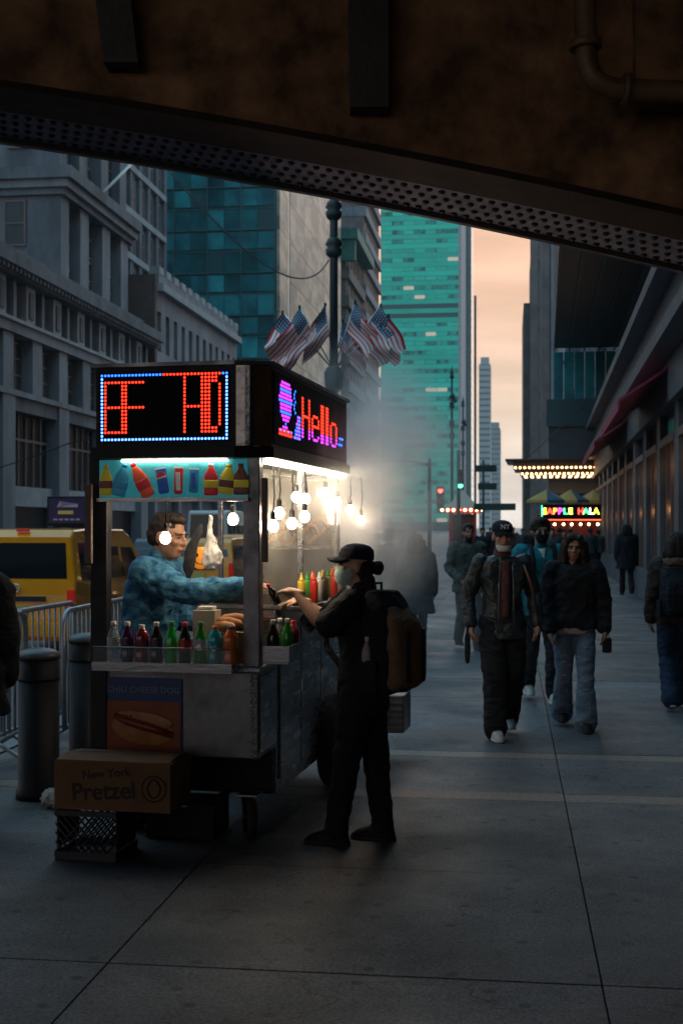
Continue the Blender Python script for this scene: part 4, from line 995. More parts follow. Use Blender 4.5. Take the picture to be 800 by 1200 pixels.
def limb(m, pts, rad, n=12):
    pts = [Vector(p) for p in pts]
    m.tube(pts, rad, n)
    for p, r in zip(pts, rad): m.ell(p, (r*.99,)*3, n=n, k=7)
def hand(m, w, d, pn, side, curl=.5, s=1.0):
    """w wrist, d direction of the fingers, pn palm normal, side = sign of the thumb along d x pn"""
    w, d, pn = Vector(w), Vector(d).normalized(), Vector(pn).normalized(); t = d.cross(pn).normalized()*side
    limb(m, [w - d*.03, w + d*.02, w + d*.05], [.026*s, .028*s, .03*s], 10)
    M = Matrix((t, d, pn)).transposed().to_4x4(); M.translation = w + d*.052*s
    m.ell((0,0,0), (.040*s,.050*s,.017*s), M=M)
    for i, (off, ln) in enumerate(((.029,.070),(.010,.080),(-.010,.075),(-.028,.058))):
        b = w + d*.085*s + t*off*s; a = curl*(.7+.1*i)
        q1 = b + (d*math.cos(a) + pn*math.sin(a))*ln*.45*s; q2 = q1 + (d*math.cos(a*2.1) + pn*math.sin(a*2.1))*ln*.32*s; q3 = q2 + (d*math.cos(a*2.9) + pn*math.sin(a*2.9))*ln*.23*s
        limb(m, [b - d*.02, q1, q2, q3], [.0095*s,.0092*s,.0085*s,.0075*s], 8)
    b = w + d*.03*s + t*.03*s; q1 = b + (d*.6 + t*.75 + pn*.2).normalized()*.035*s; q2 = q1 + (d*.85 + t*.25 + pn*.35).normalized()*.03*s
    limb(m, [b - t*.015*s, q1, q2], [.013*s,.0115*s,.009*s], 8)
def headM(c, turn, tilt, nod): return Matrix.Translation(c) @ Euler((R(nod), R(tilt), R(turn)), 'XYZ').to_matrix().to_4x4()
def head(m, H):
    e = lambda c, r: m.ell(c, r, M=H, n=16, k=10)
    e((0,.012,.032), (.076,.096,.086)); e((0,-.02,-.03), (.060,.072,.086)); e((0,-.042,-.082), (.040,.042,.032)); e((0,-.01,-.05), (.058,.06,.06))
    e((0,-.077,.027), (.050,.018,.012)); e((.036,-.062,-.022), (.024,.022,.022)); e((-.036,-.062,-.022), (.024,.022,.022)); e((0,-.087,-.056), (.024,.013,.014))
    m.tube([H @ Vector(p) for p in ((0,-.083,.022),(0,-.100,-.008),(0,-.108,-.024),(0,-.090,-.034))], [.009,.012,.0155,.011], 8)
    e((.014,-.094,-.026), (.009,.01,.008)); e((-.014,-.094,-.026), (.009,.01,.008))
    e((.077,.008,-.008), (.010,.020,.032)); e((-.077,.008,-.008), (.010,.020,.032))
J0 = dict(pel=(0,0,.95), neck=(0,.012,1.47), head=(0,-.012,1.625), shL=(.178,.01,1.415), shR=(-.178,.01,1.415), elL=(.23,.03,1.13), elR=(-.23,.03,1.13), wrL=(.24,-.06,.89), wrR=(-.24,-.06,.89),
          hipL=(.088,0,.92), hipR=(-.088,0,.92), knL=(.095,-.02,.50), knR=(-.095,-.02,.50), anL=(.10,.03,.085), anR=(-.10,.03,.085))
TOR = [(.84,.135,.10),(.90,.160,.112),(.97,.162,.115),(1.06,.145,.102),(1.16,.142,.10),(1.27,.160,.112),(1.36,.170,.112),(1.42,.155,.092),(1.465,.085,.065)]
class Person:
    def __init__(s, label, loc, rz, H=1.75, J=None, lean=0, turn=0, tilt=0, nod=0, girth=1.0, name='person', vox=.008, group=None, sway=0, hsc=1.0):
        s.o = thing(name, label, 'person', loc, rz, group); s.o.scale = (H/1.75,)*3
        s.J = {k_: Vector(v) for k_, v in J0.items()}; s.g = girth; s.vox = vox; s.lean = lean; s.sway = sway; given = J or {}
        for k_ in ('neck','head','shL','shR','elL','elR','wrL','wrR'): s.J[k_] = s.ben(s.J[k_])
        for k_, v in given.items(): s.J[k_] = Vector(v)
        s.HM = headM(s.J['head'], turn, tilt, nod) @ Matrix.Scale(hsc, 4); s.n = 0
    def ben(s, p):
        p = Vector(p); t = max(0, min(1, (p.z-.95)/.4)); M = Matrix.Rotation(R(s.lean)*t, 4, 'X') @ Matrix.Rotation(R(s.sway)*t, 4, 'Y')
        return Vector((0,0,.95)) + (M @ (p - Vector((0,0,.95))))
    def torso(s, m, g=1.0, z0=.84, z1=1.47, add=0.0, ymul=1.0, flare=0):
        sec = []
        for z, rx, ry in TOR:
            if z0-.001 <= z <= z1+.001:
                p = s.ben((0,.005,z)); k_ = max(0, (1.0-z))*flare
                sec.append((p, rx*g*s.g+add+k_, (ry*g*s.g+add)*ymul+k_))
        m.loft(sec, 22, sq=2.35)
    def body(s, skin, handL=None, handR=None, legs=True, curlL=.5, curlR=.5, hs=1.0):
        m = MB(); J = s.J; head(m, s.HM)
        limb(m, [J['neck']+Vector((0,0,-.04)), J['neck']+Vector((0,0,.03)), s.HM @ Vector((0,.022,-.05))], [.062,.054,.054])
        s.torso(m, .93)
        for q in 'LR':
            limb(m, [J['sh'+q], J['sh'+q].lerp(J['el'+q],.45), J['el'+q], J['el'+q].lerp(J['wr'+q],.35), J['wr'+q]], [.054,.046,.039,.040,.026])
            if legs: limb(m, [J['hip'+q], J['hip'+q].lerp(J['kn'+q],.4), J['kn'+q], J['kn'+q].lerp(J['an'+q],.35), J['an'+q], J['an'+q]+Vector((0,-.10,-.05))], [.083,.074,.053,.052,.036,.03])
            d = (J['wr'+q]-J['el'+q]).normalized(); hd = (handL if q == 'L' else handR)
            pn = Vector(hd[0]) if hd else Vector((-1 if q == 'L' else 1, 0, 0)); dd = Vector(hd[1]) if hd and len(hd) > 1 else d
            hand(m, J['wr'+q], dd, pn - dd*pn.dot(dd)/dd.length_squared, (hd[2] if hd and len(hd) > 2 else (1 if q == 'L' else -1)), curlL if q == 'L' else curlR, hs)
        s.b = place('body', remesh(m, 'body', skin, s.vox*.85, 2, .4), s.o); return s
    def put(s, nm, m, mt, vox=None, smooth=3, disp=.0, fr=(7,7,4), par=None):
        s.n += 1
        return place(nm, remesh(m, nm, mt, vox or s.vox, smooth, .5, disp, fr, s.n + hash(nm) % 1 + len(s.o['label'])*.37), par or s.o)
    def trousers(s, mt, hip=.102, knee=.072, hem=.07, zhem=.07, disp=.012, waist=1.0):
        m = MB(); J = s.J
        m.loft([(Vector((0,.004,z)), rx*s.g+.012, ry*s.g+.012) for z, rx, ry in TOR if z <= waist+.01], 22, sq=2.3)
        for q in 'LR':
            b = J['an'+q] + Vector((0,0,zhem-.085+.02))
            limb(m, [J['hip'+q], J['hip'+q].lerp(J['kn'+q],.5), J['kn'+q], J['kn'+q].lerp(b,.55), b], [hip, (hip+knee)/2+.004, knee, (knee+hem)/2, hem], 14)
        return s.put('trousers', m, mt, None, 3, disp, (6,6,10))
    def top(s, mt, add=.02, sl=(.072,.06,.048), z0=.9, nm='jacket', disp=.012, short=False, flare=.0, collar=True, ymul=1.0):
        m = MB(); J = s.J; s.torso(m, 1.0, z0, 1.47, add, ymul, flare)
        if z0 < .84: 
            p = Vector((0,.005,z0)); m.loft([(p, .17*s.g+add+flare*.4, .125*s.g+add+flare*.35), (Vector((0,.005,.93)), .165*s.g+add, .118*s.g+add)], 22, sq=2.2)
        if collar: limb(m, [J['neck']+Vector((0,.01,-.03)), J['neck']+Vector((0,.012,.02))], [.075,.066])
        for q in 'LR':
            e = J['el'+q]; w = J['wr'+q]; sh = J['sh'+q]
            if short: limb(m, [sh, sh.lerp(e,.5), sh.lerp(e,.80)], [sl[0], sl[0]*.97, sl[0]*.98], 14)
            else: limb(m, [sh, sh.lerp(e,.5), e, e.lerp(w,.5), e.lerp(w,.96)], [sl[0], (sl[0]+sl[1])/2, sl[1], (sl[1]+sl[2])/2, sl[2]], 14)
        return s.put(nm, m, mt, None, 3, disp, (8,8,7))
    def shoes(s, mt, toe=1.0, sole=None):
        for q in 'LR':
            a = s.J['an'+q]; k_ = s.J['kn'+q]; z = a.z-.085; m = MB()
            m.loft([((a.x,a.y-.055,z+.002),.046,.135),((a.x,a.y-.055,z+.03),.049,.138),((a.x,a.y-.04,z+.058),.045,.115),((a.x,a.y-.005,z+.085),.043,.075),((a.x,a.y+.005,z+.12),.043,.052)], 20, sq=2.4)
            sh = s.put('shoe', m, mt, .007, 2)
            MB().loft([((a.x,a.y-.055,z-.0),.049,.141),((a.x,a.y-.055,z+.022),.050,.142)], 20, sq=2.4).build('sole', sole or m_rubber, sh)
    def hair_short(s, mt, vol=1.0):
        m = MB(); H = s.HM
        m.ell((0,.022,.048), (.082*vol,.098*vol,.082*vol), M=H); m.ell((0,.05,0), (.078,.066,.07), M=H); m.ell((0,-.04,.095), (.062*vol,.045*vol,.03*vol), M=H)
        return s.put('hair', m, mt, .008, 1, .012, (24,24,20))
    def hair_long(s, mt, drop=.36, front=.06, back=.07):
        m = MB(); H = s.HM
        m.ell((0,.02,.042), (.088,.102,.086), M=H); m.ell((0,.05,-.02), (.084,.07,.09), M=H); m.ell((.03,-.035,.085),(.055,.05,.034), M=H); m.ell((-.03,-.035,.085),(.055,.05,.034), M=H)
        for x in (-.074,.074): limb(m, [H @ Vector((x*.75,-.05,.07)), H @ Vector((x,-.045,.0)), H @ Vector((x*1.12,-.04,-.11)), H @ Vector((x*1.3,-.05,-.2))], [.022,.02,.024,.02])
        for x, y, r, dr in ((-.075,.0,.036,1),(.075,.0,.036,1),(-.085,.03,.042,1.1),(.085,.03,.042,1.1),(-.05,back,.05,1.15),(.05,back,.05,1.15),(0,back+.01,.05,1.15)):
            limb(m, [H @ Vector((x*.9,y,.02)), H @ Vector((x*1.12,y+.015,-.09)), H @ Vector((x*1.35,y-front*.5+.02,-.09-drop*.5*dr)), H @ Vector((x*1.4,y-front*.6,-.09-drop*dr))], [r,r*1.05,r*.95,r*.5])
        return s.put('hair', m, mt, .009, 2, .014, (22,22,5))
    def face(s, brow=m_hair, lips=True):
        H = s.HM
        for x in (-.031,.031):
            MB().ell((x,-.083,.004), (.013,.008,.006), M=H, n=10, k=6).build('eye', m_eye, s.o)
            MB().tube([H @ Vector((x-.018,-.0935,.020)), H @ Vector((x,-.0965,.026)), H @ Vector((x+.018,-.0925,.021))], .004, 6).build('eyebrow', brow, s.o)
        if lips: MB().ell((0,-.098,-.057), (.021,.006,.007), M=H, n=12, k=6).build('lips', m_lip, s.o)
    def cap(s, mt, brim=.085, nod=0):
        H = s.HM @ Matrix.Rotation(R(nod), 4, 'X'); m = MB()
        m.loft([((0,.008,.040),.086,.106),((0,.008,.07),.087,.107),((0,.012,.10),.079,.098),((0,.015,.123),.056,.07),((0,.016,.134),.02,.025)], 24, M=H)
        c = s.put('cap', m, mt, .006, 2)
        b = MB(); vs = []; n_ = 13
        for k_ in range(2):
            for i in range(n_):
                t = math.pi*(i/(n_-1)); x = -.078*math.cos(t); dz = -.006*(abs(x)/.078)**2*3
                vs.append((x, -.035-.055*math.sin(t)*.7, .054+dz-k_*.006)); vs.append((x*.92, -.075-brim*math.sin(t)**.7-.015, .040+dz*1.4-k_*.006))
        fs = []
        for i in range(n_-1):
            a = i*2; o_ = n_*2; fs += [(a,a+1,a+3,a+2),(o_+a+2,o_+a+3,o_+a+1,o_+a),(a+1,o_+a+1,o_+a+3,a+3)]
        b.add(vs, fs, 0, True, H).build('brim', mt, c); return c
    def mask(s, mt, low=0.0):
        m = MB(); H = s.HM @ Matrix.Translation((0,0,low))
        m.loft([((0,-.045,-.115),.030,.045),((0,-.048,-.09),.050,.058),((0,-.046,-.055),.062,.070),((0,-.04,-.02),.060,.072),((0,-.034,.0),.045,.066)], 20, M=H)
        k_ = s.put('face_mask', m, mt, .006, 2)
        for x in (-1, 1): MB().tube([H @ Vector((x*.058,-.05,-.025)), H @ Vector((x*.079,.0,.0)), H @ Vector((x*.081,.015,-.02)), H @ Vector((x*.058,-.05,-.08))], .0022, 5).build('ear_loop', f_white, k_)
    def beard(s, mt):
        m = MB(); H = s.HM
        m.loft([((0,-.045,-.125),.034,.038),((0,-.042,-.10),.052,.054),((0,-.035,-.07),.061,.060),((0,-.026,-.042),.060,.060)], 18, M=H)
        s.put('beard', m, mt, .006, 1, .006, (40,40,40))
def backpack(label, loc, rz, sc, mt, mt2, bottle_=False):
    o = thing('backpack', label, 'backpack', loc, rz); o.scale = (sc,)*3     # stands at local +y behind the wearer's back
    m = MB(); m.loft([((0,.12,-.27),.12,.07),((0,.125,-.24),.155,.10),((0,.14,-.10),.165,.125),((0,.13,.06),.155,.115),((0,.105,.18),.135,.085),((0,.09,.25),.10,.05)], 22, sq=3)
    place('pack_body', remesh(m, 'pack_body', mt, .009, 3, .5, .01, (7,7,7), 2), o)
    m = MB(); m.loft([((0,.21,-.24),.10,.035),((0,.235,-.20),.13,.06),((0,.245,-.02),.135,.055),((0,.215,.10),.115,.045),((0,.17,.17),.09,.03)], 18, sq=3); place('front_pocket', remesh(m, 'front_pocket', mt2, .009, 3, .5, .008, (9,9,9), 4), o)
    for x in (-.07,.07): MB().tube([(x,.06,.22),(x*1.3,-.10,.24),(x*1.5,-.22,.14),(x*1.7,-.18,-.05),(x*1.9,.0,-.2),(x*1.6,.1,-.23)], .018, 8).build('strap', mt, o)
    for x in (-.06,.06): MB().box(x-.012, x+.012, .296, .306, -.2, .06).build('webbing', mt, o)
    for s_ in (-1, 1): MB().bbox(min(s_*.15,s_*.185), max(s_*.15,s_*.185), .06,.19,-.25,-.09,.012).build('side_pocket', mt, o)
    MB().tube([(-.03,.06,.245),(-.03,.06,.285),(.03,.06,.285),(.03,.06,.245)], .008, 6).build('grab_handle', mt, o)
    MB().tube([(.09,.235,.10),(.06,.265,.085),(-.06,.265,.085),(-.09,.235,.10)], .004, 5).build('zip', m_steeld, o)
    return o

# --- customer with cap and backpack, side on to the camera
cl = G(424, 7.10); crz = R(-106) + YAW
cu = Person('customer in black clothes, navy cap and surgical mask reaching up to the cart', cl, crz, 1.655,
    J=dict(elL=(.215,-.17,1.265), wrL=(.13,-.36,1.465), elR=(-.22,-.18,1.24), wrR=(-.12,-.40,1.40), anL=(.09,-.13,.085), anR=(-.09,.10,.085), knL=(.09,-.07,.50), knR=(-.09,.06,.50)), lean=3, nod=-4, turn=24)
cu.body(mat('skin_fair', (.55,.32,.22), (.48,.26,.18), scale=20, rough=.5), handL=((0,-.2,-1),(-.1,-1,.15),-1), handR=((0,-.2,-1),(.1,-1,.0),1), curlL=.55, curlR=.55)
cu.trousers(f_black, .108, .078, .066); cu.top(f_black, .024, (.082,.06,.05), .78, 'shirt', .012, True); cu.shoes(m_shoe); cu.face(lips=False); cu.mask(f_mask)
m = MB(); H = cu.HM
m.ell((0,.045,0), (.072,.07,.085), M=H); limb(m, [H @ Vector((0,.105,.0)), H @ Vector((0,.135,-.01))], [.03,.034]); m.ell((0,.142,.0),(.036,.034,.036), M=H)
for x in (-.05,0,.05): limb(m, [H @ Vector((x,.06,-.03)), H @ Vector((x,.09,-.12)), H @ Vector((x,.10,-.20))], [.04,.04,.02])
cu.put('hair', m, m_hair, .008, 1, .012, (24,24,9)); cu.cap(f_dnavy, .075)
scp = 1.655/1.75
bpk = backpack('large dark backpack with brown pocket worn by the capped customer', cl + Matrix.Rotation(crz,3,'Z') @ Vector((0,.04,1.20))*scp, crz-R(24), 1.08, f_black, cloth('tan_canvas', (.22,.14,.08), (.14,.09,.055)))
wb = thing('water_bottle', 'clear water bottle in the backpack side pocket', 'bottle', cl + Matrix.Rotation(crz,3,'Z') @ Vector((.215,.09,1.0))*scp, crz)
MB().lathe(P1, 16).build('bottle_body', mat('clear_pet', (.55,.5,.48), rough=.1, alpha=.6), wb); MB().lathe([(.015,.195),(.015,.215),(.01,.217)], 10).build('cap', k_wht, wb)
sauce = thing('sauce_bottle', 'small dark sauce bottle held in the customer\'s raised hand', 'bottle', cl + Matrix.Rotation(crz,3,'Z') @ Vector((.12,-.475,1.40))*scp, crz); sauce.rotation_euler = (R(25), R(15), crz)
MB().lathe([(.018,0),(.022,.004),(.022,.075),(.012,.095),(.009,.11)], 12).build('body', q_cola, sauce); MB().lathe([(.011,.108),(.011,.125),(.006,.128)], 10).build('cap', k_red, sauce)

# --- vendor in the cart
vl = cw((-.40, .60, .0)); vrz = CR + R(84)
vd = Person('vendor in blue tie-dye sweatshirt leaning across the food cart', vl, vrz, 1.84,
    J=dict(elR=(-.25,-.36,1.31), wrR=(-.18,-.68,1.34), elL=(.20,-.12,1.12), wrL=(.12,-.36,1.10)), lean=10, nod=8, turn=-6, girth=1.1, hsc=1.1)
vd.body(m_skin2, handR=((.3,0,-1),), handL=((0,0,-1),), hs=1.05)
vd.trousers(f_dnavy); vd.top(f_tie, .03, (.092,.07,.05), .84, 'sweatshirt', .022); vd.shoes(m_shoe); vd.face(); vd.hair_short(m_hair, .95)

# --- walking couple
def walker(label, px, D, H, front='L', rz=0, **k):
    f = .17; a, b = ('L','R') if front == 'L' else ('R','L'); sx = 1 if a == 'L' else -1
    J = {'an'+a: (.085*sx,-f,.09), 'kn'+a: (.09*sx,-f*.72,.50), 'an'+b: (-.085*sx,f*1.15,.135), 'kn'+b: (-.09*sx,.0,.505)}
    J.update(k.pop('J', {})); return Person(label, G(px, D), YAW + rz, H, J=J, **k)
cm = walker('walker in NY cap and open black leather jacket with mask at chin', 588, 10.72, 1.80, 'R', R(4), girth=.94, J=dict(elL=(.27,.05,1.14), elR=(-.28,.05,1.14), wrL=(.27,-.06,.92), wrR=(-.27,-.05,.91)), nod=2)
cm.body(m_skin); cm.trousers(f_black, .112, .092, .095, .06); cm.top(f_leath, .024, (.074,.064,.052), .80, 'leather_jacket', .011, flare=.06); cm.shoes(m_sneak, sole=f_white); cm.face()
m = MB(); m.loft([(cm.ben((0,-.055,z)), .058+.02*(z-1.05), .118) for z in (.98,1.06,1.16,1.27,1.36,1.43)], 18); limb(m, [cm.J['neck']+Vector((0,-.01,-.02)), cm.J['neck']+Vector((0,-.005,.055))], [.072,.062]); cm.put('turtleneck', m, f_maroon, .009, 2, .005, (12,12,9))
for s_ in (-1, 1):
    pl = [(.058,1.46),(.13,1.42),(.15,1.30),(.115,1.26),(.125,1.22),(.06,1.0),(.048,1.02),(.055,1.3)]
    m = MB(); m.prism([(s_*x, z) for x, z in pl], -.158, -.140, 'y'); cm.put('lapel', m, f_leath, .007, 2)
    MB().tube([(s_*.05,-.160,1.40),(s_*.06,-.168,1.2),(s_*.062,-.172,1.0),(s_*.075,-.165,.86)], .0045, 6).build('zip', m_steeld, cm.o)
cm.cap(f_black, .055, 4); m = MB(); m.ell((0,.04,-.01), (.08,.06,.06), M=cm.HM); cm.put('hair', m, m_hair, .009)
place('cap_emblem', text_mesh('NY', .055, .001, [f_white], True), cm.o, cm.HM @ Vector((0,-.112,.085)), (R(80),0,0))
m = MB(); m.loft([((0,-.052,-.118),.045,.05),((0,-.054,-.10),.055,.058),((0,-.05,-.08),.064,.062),((0,-.045,-.066),.064,.06)], 18, M=cm.HM); cm.put('lowered_mask', m, f_white, .007, 2)
MB().tube([(.14,-.17,1.40),(.2,-.17,1.25),(.27,-.1,1.0)], .012, 6).build('strap', mat('brown_strap',(.12,.05,.04),rough=.6), cm.o)
um = thing('folded_umbrella', 'black folded umbrella hanging by the leather jacket walker', 'umbrella', cm.o.location + Matrix.Rotation(YAW,3,'Z') @ Vector((-.30,-.10,.62)), YAW)
MB().lathe([(.006,0),(.02,.02),(.026,.1),(.024,.22),(.012,.26)], 12).build('canopy', f_black, um); MB().tube([(0,0,.25),(0,0,.34),(.01,0,.36)], .011, 8).build('handle', m_plastic, um)

gw = walker('woman with long dark hair in black sweater and ripped blue jeans', 672, 11.15, 1.70, 'L', R(-4), girth=.93, J=dict(elL=(.25,.02,1.14), elR=(-.235,.02,1.14), wrL=(.26,-.07,.90), wrR=(-.22,-.09,.89)), nod=8, turn=-6)
gw.body(m_skin2); gw.trousers(f_jean, .104, .074, .10, .045, .01); gw.top(f_black, .05, (.10,.085,.06), .88, 'sweater', .02, flare=.02); gw.shoes(m_shoe); gw.face(); gw.hair_long(m_hairb, .42)
m = MB(); m.loft([((0,.0,.855),.185,.135),((0,.0,.90),.188,.140),((0,0,.93),.18,.13)], 22); gw.put('shirt_hem', m, f_pale, .009, 2, .012, (14,14,4))
for x, z, w_ in ((-.105,.66,.035),(-.10,.60,.03),(.10,.63,.032),(-.10,.48,.032),(.095,.45,.03)):
    a = 'R' if x < 0 else 'L'; q = gw.J['hip'+a].lerp(gw.J['kn'+a], (.92-z)/.42) if z > .5 else gw.J['kn'+a].lerp(gw.J['an'+a], (.5-z)/.42)
    MB().ell((q.x, q.y-(.088 if z > .55 else .074), z), (w_*.8,.006,.008), n=10, k=6).build('knee_rip', m_skin2, gw.o)
cup = thing('hand_bag', 'small dark pouch in the hand of the long haired woman', 'pouch', gw.o.location + Matrix.Rotation(YAW,3,'Z') @ Vector((.26,-.13,.74)), YAW)
MB().bbox(-.04,.04,-.025,.025,-.07,.06,.018).build('pouch_body', f_black, cup); MB().tube([(-.02,0,.058),(-.015,0,.10),(.015,0,.10),(.02,0,.058)], .004, 5).build('loop', f_black, cup)

# --- others on the pavement
tm = walker('curly haired walker in teal jacket and black face mask behind the couple', 633, 12.9, 1.84, 'L', R(3), vox=.010)
tm.body(m_skin2); tm.trousers(f_black); tm.top(f_teal, .035, (.09,.072,.055), .82, 'jacket', .02); tm.shoes(m_sneak, sole=f_white); tm.face(lips=False); tm.hair_short(m_hairb, 1.13); tm.mask(f_black)
m = MB(); m.loft([(Vector((0,-.05,z)), r_, .105) for z, r_ in ((1.37,.012),(1.42,.034),(1.46,.045))], 14); tm.put('undershirt', m, f_white, .010, 2)
for s_ in (-1, 1): MB().tube([(s_*.10,-.155,1.2),(s_*.105,-.16,1.35),(s_*.11,-.08,1.49),(s_*.11,.06,1.47)], .022, 8).build('bag_strap', f_black, tm.o)
om = walker('bearded man in olive field jacket and grey trousers walking', 548, 18.4, 1.80, 'L', R(10), vox=.012, J=dict(wrR=(-.17,-.20,.98), elR=(-.27,.0,1.13)))
om.body(m_skin2); om.trousers(f_grey); om.top(f_olive, .045, (.098,.078,.06), .80, 'jacket', .02, flare=.03); om.shoes(m_shoe); om.face(); om.hair_short(m_hair, 1.05); om.beard(m_hair)
dc = walker('person in long slate coat walking away through the steam', 488, 17.4, 1.66, 'R', R(178), vox=.012)
dc.body(m_skin); dc.trousers(f_dnavy, .09, .062, .055); dc.top(f_coat, .045, (.095,.078,.062), .62, 'coat', .016, flare=.12); dc.shoes(m_shoe); dc.hair_long(m_hair, .2)
bl = walker('fair haired walker half hidden by steam beside the slate coat', 478, 20.5, 1.70, 'L', R(170), vox=.013)
bl.body(m_skin); bl.trousers(f_dnavy); bl.top(f_dnavy, .04, (.09,.07,.06), .8, 'jacket', .015); bl.shoes(m_shoe); bl.hair_long(mat('fair_hair', (.30,.19,.12), (.22,.13,.08), scale=40, rough=.5), .2)
sc_ = walker('person in dark hooded parka standing in the steam behind the customer', 456, 19.5, 1.72, 'L', R(150), vox=.013)
sc_.body(m_skin); sc_.trousers(f_black); sc_.top(f_coat, .05, (.1,.08,.065), .78, 'parka', .018, flare=.05); sc_.shoes(m_shoe); sc_.hair_short(f_coat, 1.15)
rw = walker('woman walking away in brown knit jacket and dark jeans by the storefront', 792, 12.35, 1.70, 'R', R(176), vox=.010, girth=1.02)
rw.body(m_skin); rw.trousers(f_jean2, .112, .084, .096, .05); rw.top(f_brownk, .045, (.098,.08,.062), .84, 'jacket', .018); rw.shoes(m_sneak, sole=f_white); rw.hair_long(m_hair, .14)
m = MB(); m.tube([(.13*math.cos(t), .02+.10*math.sin(t), 1.44+.02*math.sin(t)) for t in [2*math.pi*i/16 for i in range(16)]], .04, 10, closed=True); rw.put('fur_collar', m, mat('fur_trim', (.20,.14,.10), (.12,.08,.06), scale=60, rough=.9, bump=.8, bscale=120), .010, 1, .02, (40,40,40))
backpack('slim black backpack on the brown knit jacket woman', rw.o.location + Matrix.Rotation(YAW+R(176),3,'Z') @ Vector((.06,.04,1.14)), YAW+R(176)+R(8), .9, f_black, f_black)
df = walker('figure in long black hooded coat walking along the storefront wall', 734, 33, 1.82, 'L', R(178), vox=.018)
df.body(m_skin3); df.trousers(f_black); df.top(f_black, .06, (.105,.085,.065), .66, 'coat', .015, flare=.1); df.shoes(m_shoe); df.hair_long(f_black, .2)
le = Person('bystander in bulky black coat at the kerb bollard', G(-42, 7.3), YAW + R(200), 1.72, vox=.012)
le.body(m_skin3); le.trousers(f_black); le.top(f_black, .055, (.11,.09,.07), .70, 'coat', .015, flare=.1); le.shoes(m_shoe); le.hair_short(m_hair)
# --- queue at the halal stall
qs = [(655,47,1.74,f_dnavy,170,'navy coat'),(668,50,1.70,cloth('red_hoodie',(.20,.03,.03)),160,'red hoodie'),(691,46,1.72,f_coat,185,'slate jacket'),(700,50,1.65,f_olive,190,'olive parka'),(643,52,1.78,f_brownk,20,'brown coat'),(622,45,1.74,f_black,10,'black puffer'),(612,55,1.7,f_grey,0,'grey jacket'),(660,41,1.68,f_black,5,'black fleece'),(601,62,1.75,f_dnavy,8,'dark blue anorak'),(590,70,1.72,f_brownk,170,'brown parka'),(580,52,1.7,f_black,5,'black overcoat'),(574,78,1.75,f_coat,175,'slate raincoat'),(565,40,1.74,f_dnavy,3,'navy bomber jacket'),(628,70,1.7,f_olive,180,'olive anorak'),(646,36,1.73,f_grey,4,'grey hoodie')]
for px_, D, H_, f_, an, w_ in qs:
    a = walker('far pedestrian in ' + w_ + ' near the halal stall', px_, D, H_, 'L' if px_ % 2 else 'R', R(an), vox=.022, group='pedestrians near the halal stall')
    a.body(m_skin2, legs=True); a.trousers(f_dnavy if f_ is not f_dnavy else f_grey, disp=0); a.top(f_, .045, (.1,.08,.06), .8, 'coat', 0, flare=.04); a.hair_short(m_hair if px_ % 3 else m_hairb, 1.05)
# ------------------------------------------------------------------ bollards, barriers
m_boll = mat('bollard_black', (.009,.010,.013), (.016,.017,.021), scale=6, rough=.5, spec=.25); m_dome = mat('bollard_dome', (.12,.125,.135), (.06,.062,.068), scale=9, rough=.45, metal=.5)
def bollard(label, loc, r, h):
    o = thing('bollard', label, 'bollard', loc, 0, 'kerb bollards')
    MB().lathe([(r*1.12,.0),(r*1.12,.05),(r,.07),(r,h-.20)], 26).build('shaft', m_boll, o); MB().lathe([(r*1.02,h-.199),(r*1.02,h-.185),(r,h-.18),(r,h-.06)], 26).build('collar', m_boll, o)
    MB().lathe([(r*1.05,h-.058),(r*1.04,h-.03),(r*.8,h-.005),(r*.4,h+.008),(.004,h+.012)], 26).build('dome', m_dome, o)
bollard('thick black bollard with worn metal dome beside the barriers', G(46, 8.3), .132, .96)
bollard('black bollard half hidden against the food cart corner', G(101, 9.6), .125, .95)
m_galv = mat('galvanised_steel', (.34,.37,.40), (.24,.26,.29), scale=8, rough=.42, metal=.7)
def barrier(label, x, y0, rz=0.0):
    o = thing('crowd_barrier', label, 'barrier', (x, y0, 0), rz, 'crowd barriers along the kerb'); L_ = 2.05; h = 1.1
    MB().tube([(0,.02,.18),(0,.0,.5),(0,0,h-.12),(0,.04,h-.03),(0,.12,h),(0,L_-.12,h),(0,L_-.04,h-.03),(0,L_,h-.12),(0,L_,.5),(0,L_-.02,.18)], .021, 10).build('frame', m_galv, o)
    MB().tube([(0,.02,.2),(0,L_-.02,.2)], .017, 8).build('bottom_rail', m_galv, o)
    for i in range(1, 17): MB().tube([(0,L_*i/17,.2),(0,L_*i/17,h-.0)], .0085, 6).build('bar', m_galv, o)
    for y in (.3, L_-.3): MB().tube([(-.3,y,.02),(-.24,y,.05),(0,y,.19),(.24,y,.05),(.3,y,.02)], .016, 8).build('foot', m_galv, o)
barrier('steel crowd barrier farthest up the kerb', -3.42, 9.55, R(2)); barrier('steel crowd barrier overlapping behind the thick bollard', -3.60, 7.45, R(3)); barrier('steel crowd barrier leaning closest to the road', -3.78, 8.7, R(-1))
lit = thing('paper_litter', 'crumpled pale paper and foil litter by the bollard foot', 'litter', G(66, 8.0, .0))
m = MB(); m.ell((0,0,.05),(.09,.06,.05)); m.ell((.1,.02,.035),(.06,.05,.035)); m.ell((-.05,.05,.06),(.05,.05,.04)); place('wrapper', remesh(m, 'wrapper', mat('foil_paper',(.5,.5,.52),(.35,.25,.15),scale=18,rough=.35,bump=.6,bscale=30), .008, 1, .5, .03, (30,30,30), 7), lit)

